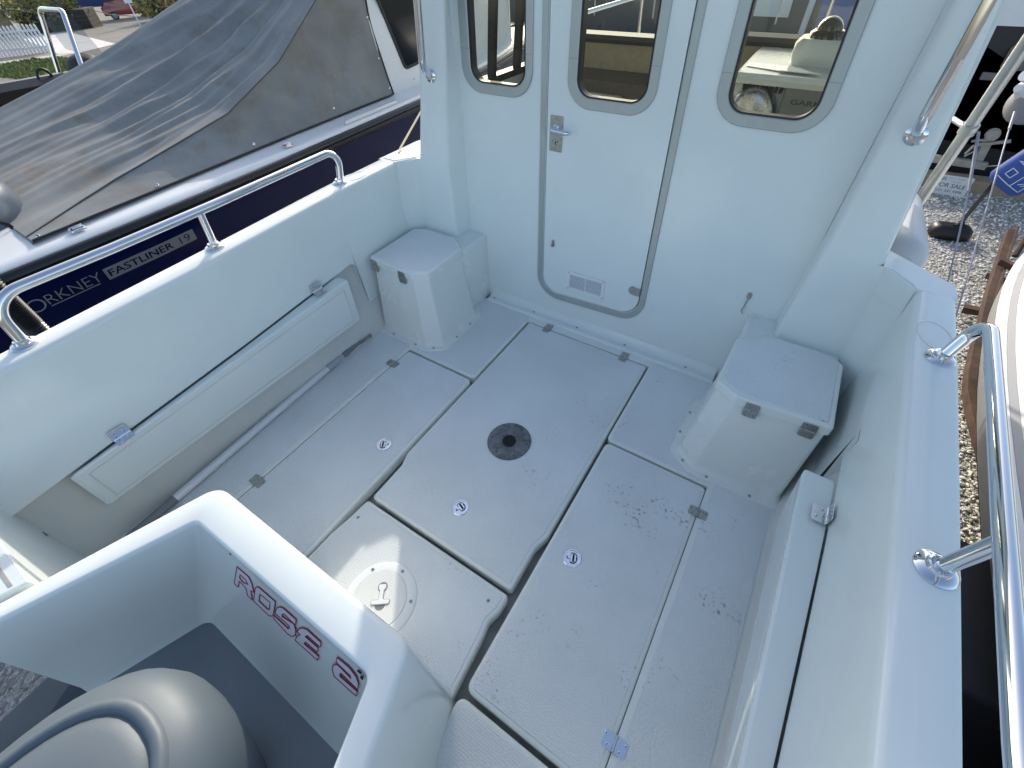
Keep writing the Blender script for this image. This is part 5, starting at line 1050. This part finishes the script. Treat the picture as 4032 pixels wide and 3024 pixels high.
b = MB(); b.box((0.15, 14.9, -0.1), (1.3, 0.06, 1.6), bev=0.02); b.build('blue_sheet', BLUE, fb); b = MB(); b.box((-1.6, 14.9, -0.1), (0.9, 0.05, 0.7), bev=0.02); b.build('pale_panel', NW, fb); b = MB(); b.tube([(-0.75, 14.8, -0.9), (-0.65, 14.8, 1.3)], 0.07, 8); b.build('mast', WHT, fb)
# pole, fender and wires at our starboard side
b = MB(); b.tube([(1.12, 2.92, -0.05), (1.12, 2.69, 0.72), (1.12, 2.44, 1.62)], 0.024, 16); b.lathe([(0.031, -0.02), (0.031, 0.02)], F((1.12, 2.69, 0.71), (1, 0, 0), (0, 0.95, 0.28)), 16)
b.tube([(1.12, 2.69, 0.71), (1.0, 3.05, 0.70)], 0.012, 8)
tag(b.build('alloy_pole', mat('alloy_pole', (0.55, 0.55, 0.52), 0.35, metal=0.6, noise=0.08, nscale=12), None, smooth=50), 'slanting alloy pole with collar outside the starboard cabin corner', 'pole')
for P_, lab in ((((1.16, 2.70, 0.70), (1.20, 2.40, 0.50), (1.25, 2.20, 0.26), (1.27, 2.08, 0.10)), 'left of two thin wires above the gravel, clipped to the alloy pole'), (((1.30, 3.0, 0.72), (1.30, 2.9, 0.657), (1.30, 2.11, 0.233), (1.30, 1.95, 0.14)), 'right of two thin wires above the gravel')):
    b = MB(); b.tube(P_, 0.0032, 8); b.tube([Vector(P_[0]), Vector(P_[0]).lerp(Vector(P_[1]), 0.8)], 0.0058, 8)
    tag(b.build('stay_wire', mat('wire_%s' % lab[:4], (0.36, 0.36, 0.42), 0.4, metal=0.6), None, smooth=60), lab, 'wire', 'wires beside the pole')
fe = thing('fender', 'off white fender with blue end lying along the starboard side by the cabin corner', 'fender', (1.06, 2.4, 0.35))
b = MB(); fa = F((1.035, 2.06, 0.385), (1, 0, 0), (0, -0.08, 1)); fa.n = Vector((0.0, 1, -0.08)).normalized(); fa.u = Vector((1, 0, 0)); fa.v = fa.n.cross(fa.u)
b.lathe([(0.03, -0.03), (0.062, -0.02), (0.083, 0.02), (0.088, 0.08), (0.088, 0.62), (0.08, 0.68), (0.05, 0.72)], fa, 28); b.build('fender_body', mat('fender_vinyl', (0.58, 0.59, 0.60), 0.4, noise=0.04), fe, smooth=50)
b = MB(); b.lathe([(0.052, 0.715), (0.05, 0.75), (0.035, 0.80), (0.02, 0.82)], fa, 20); b.build('fender_end', BLUE, fe, smooth=50)
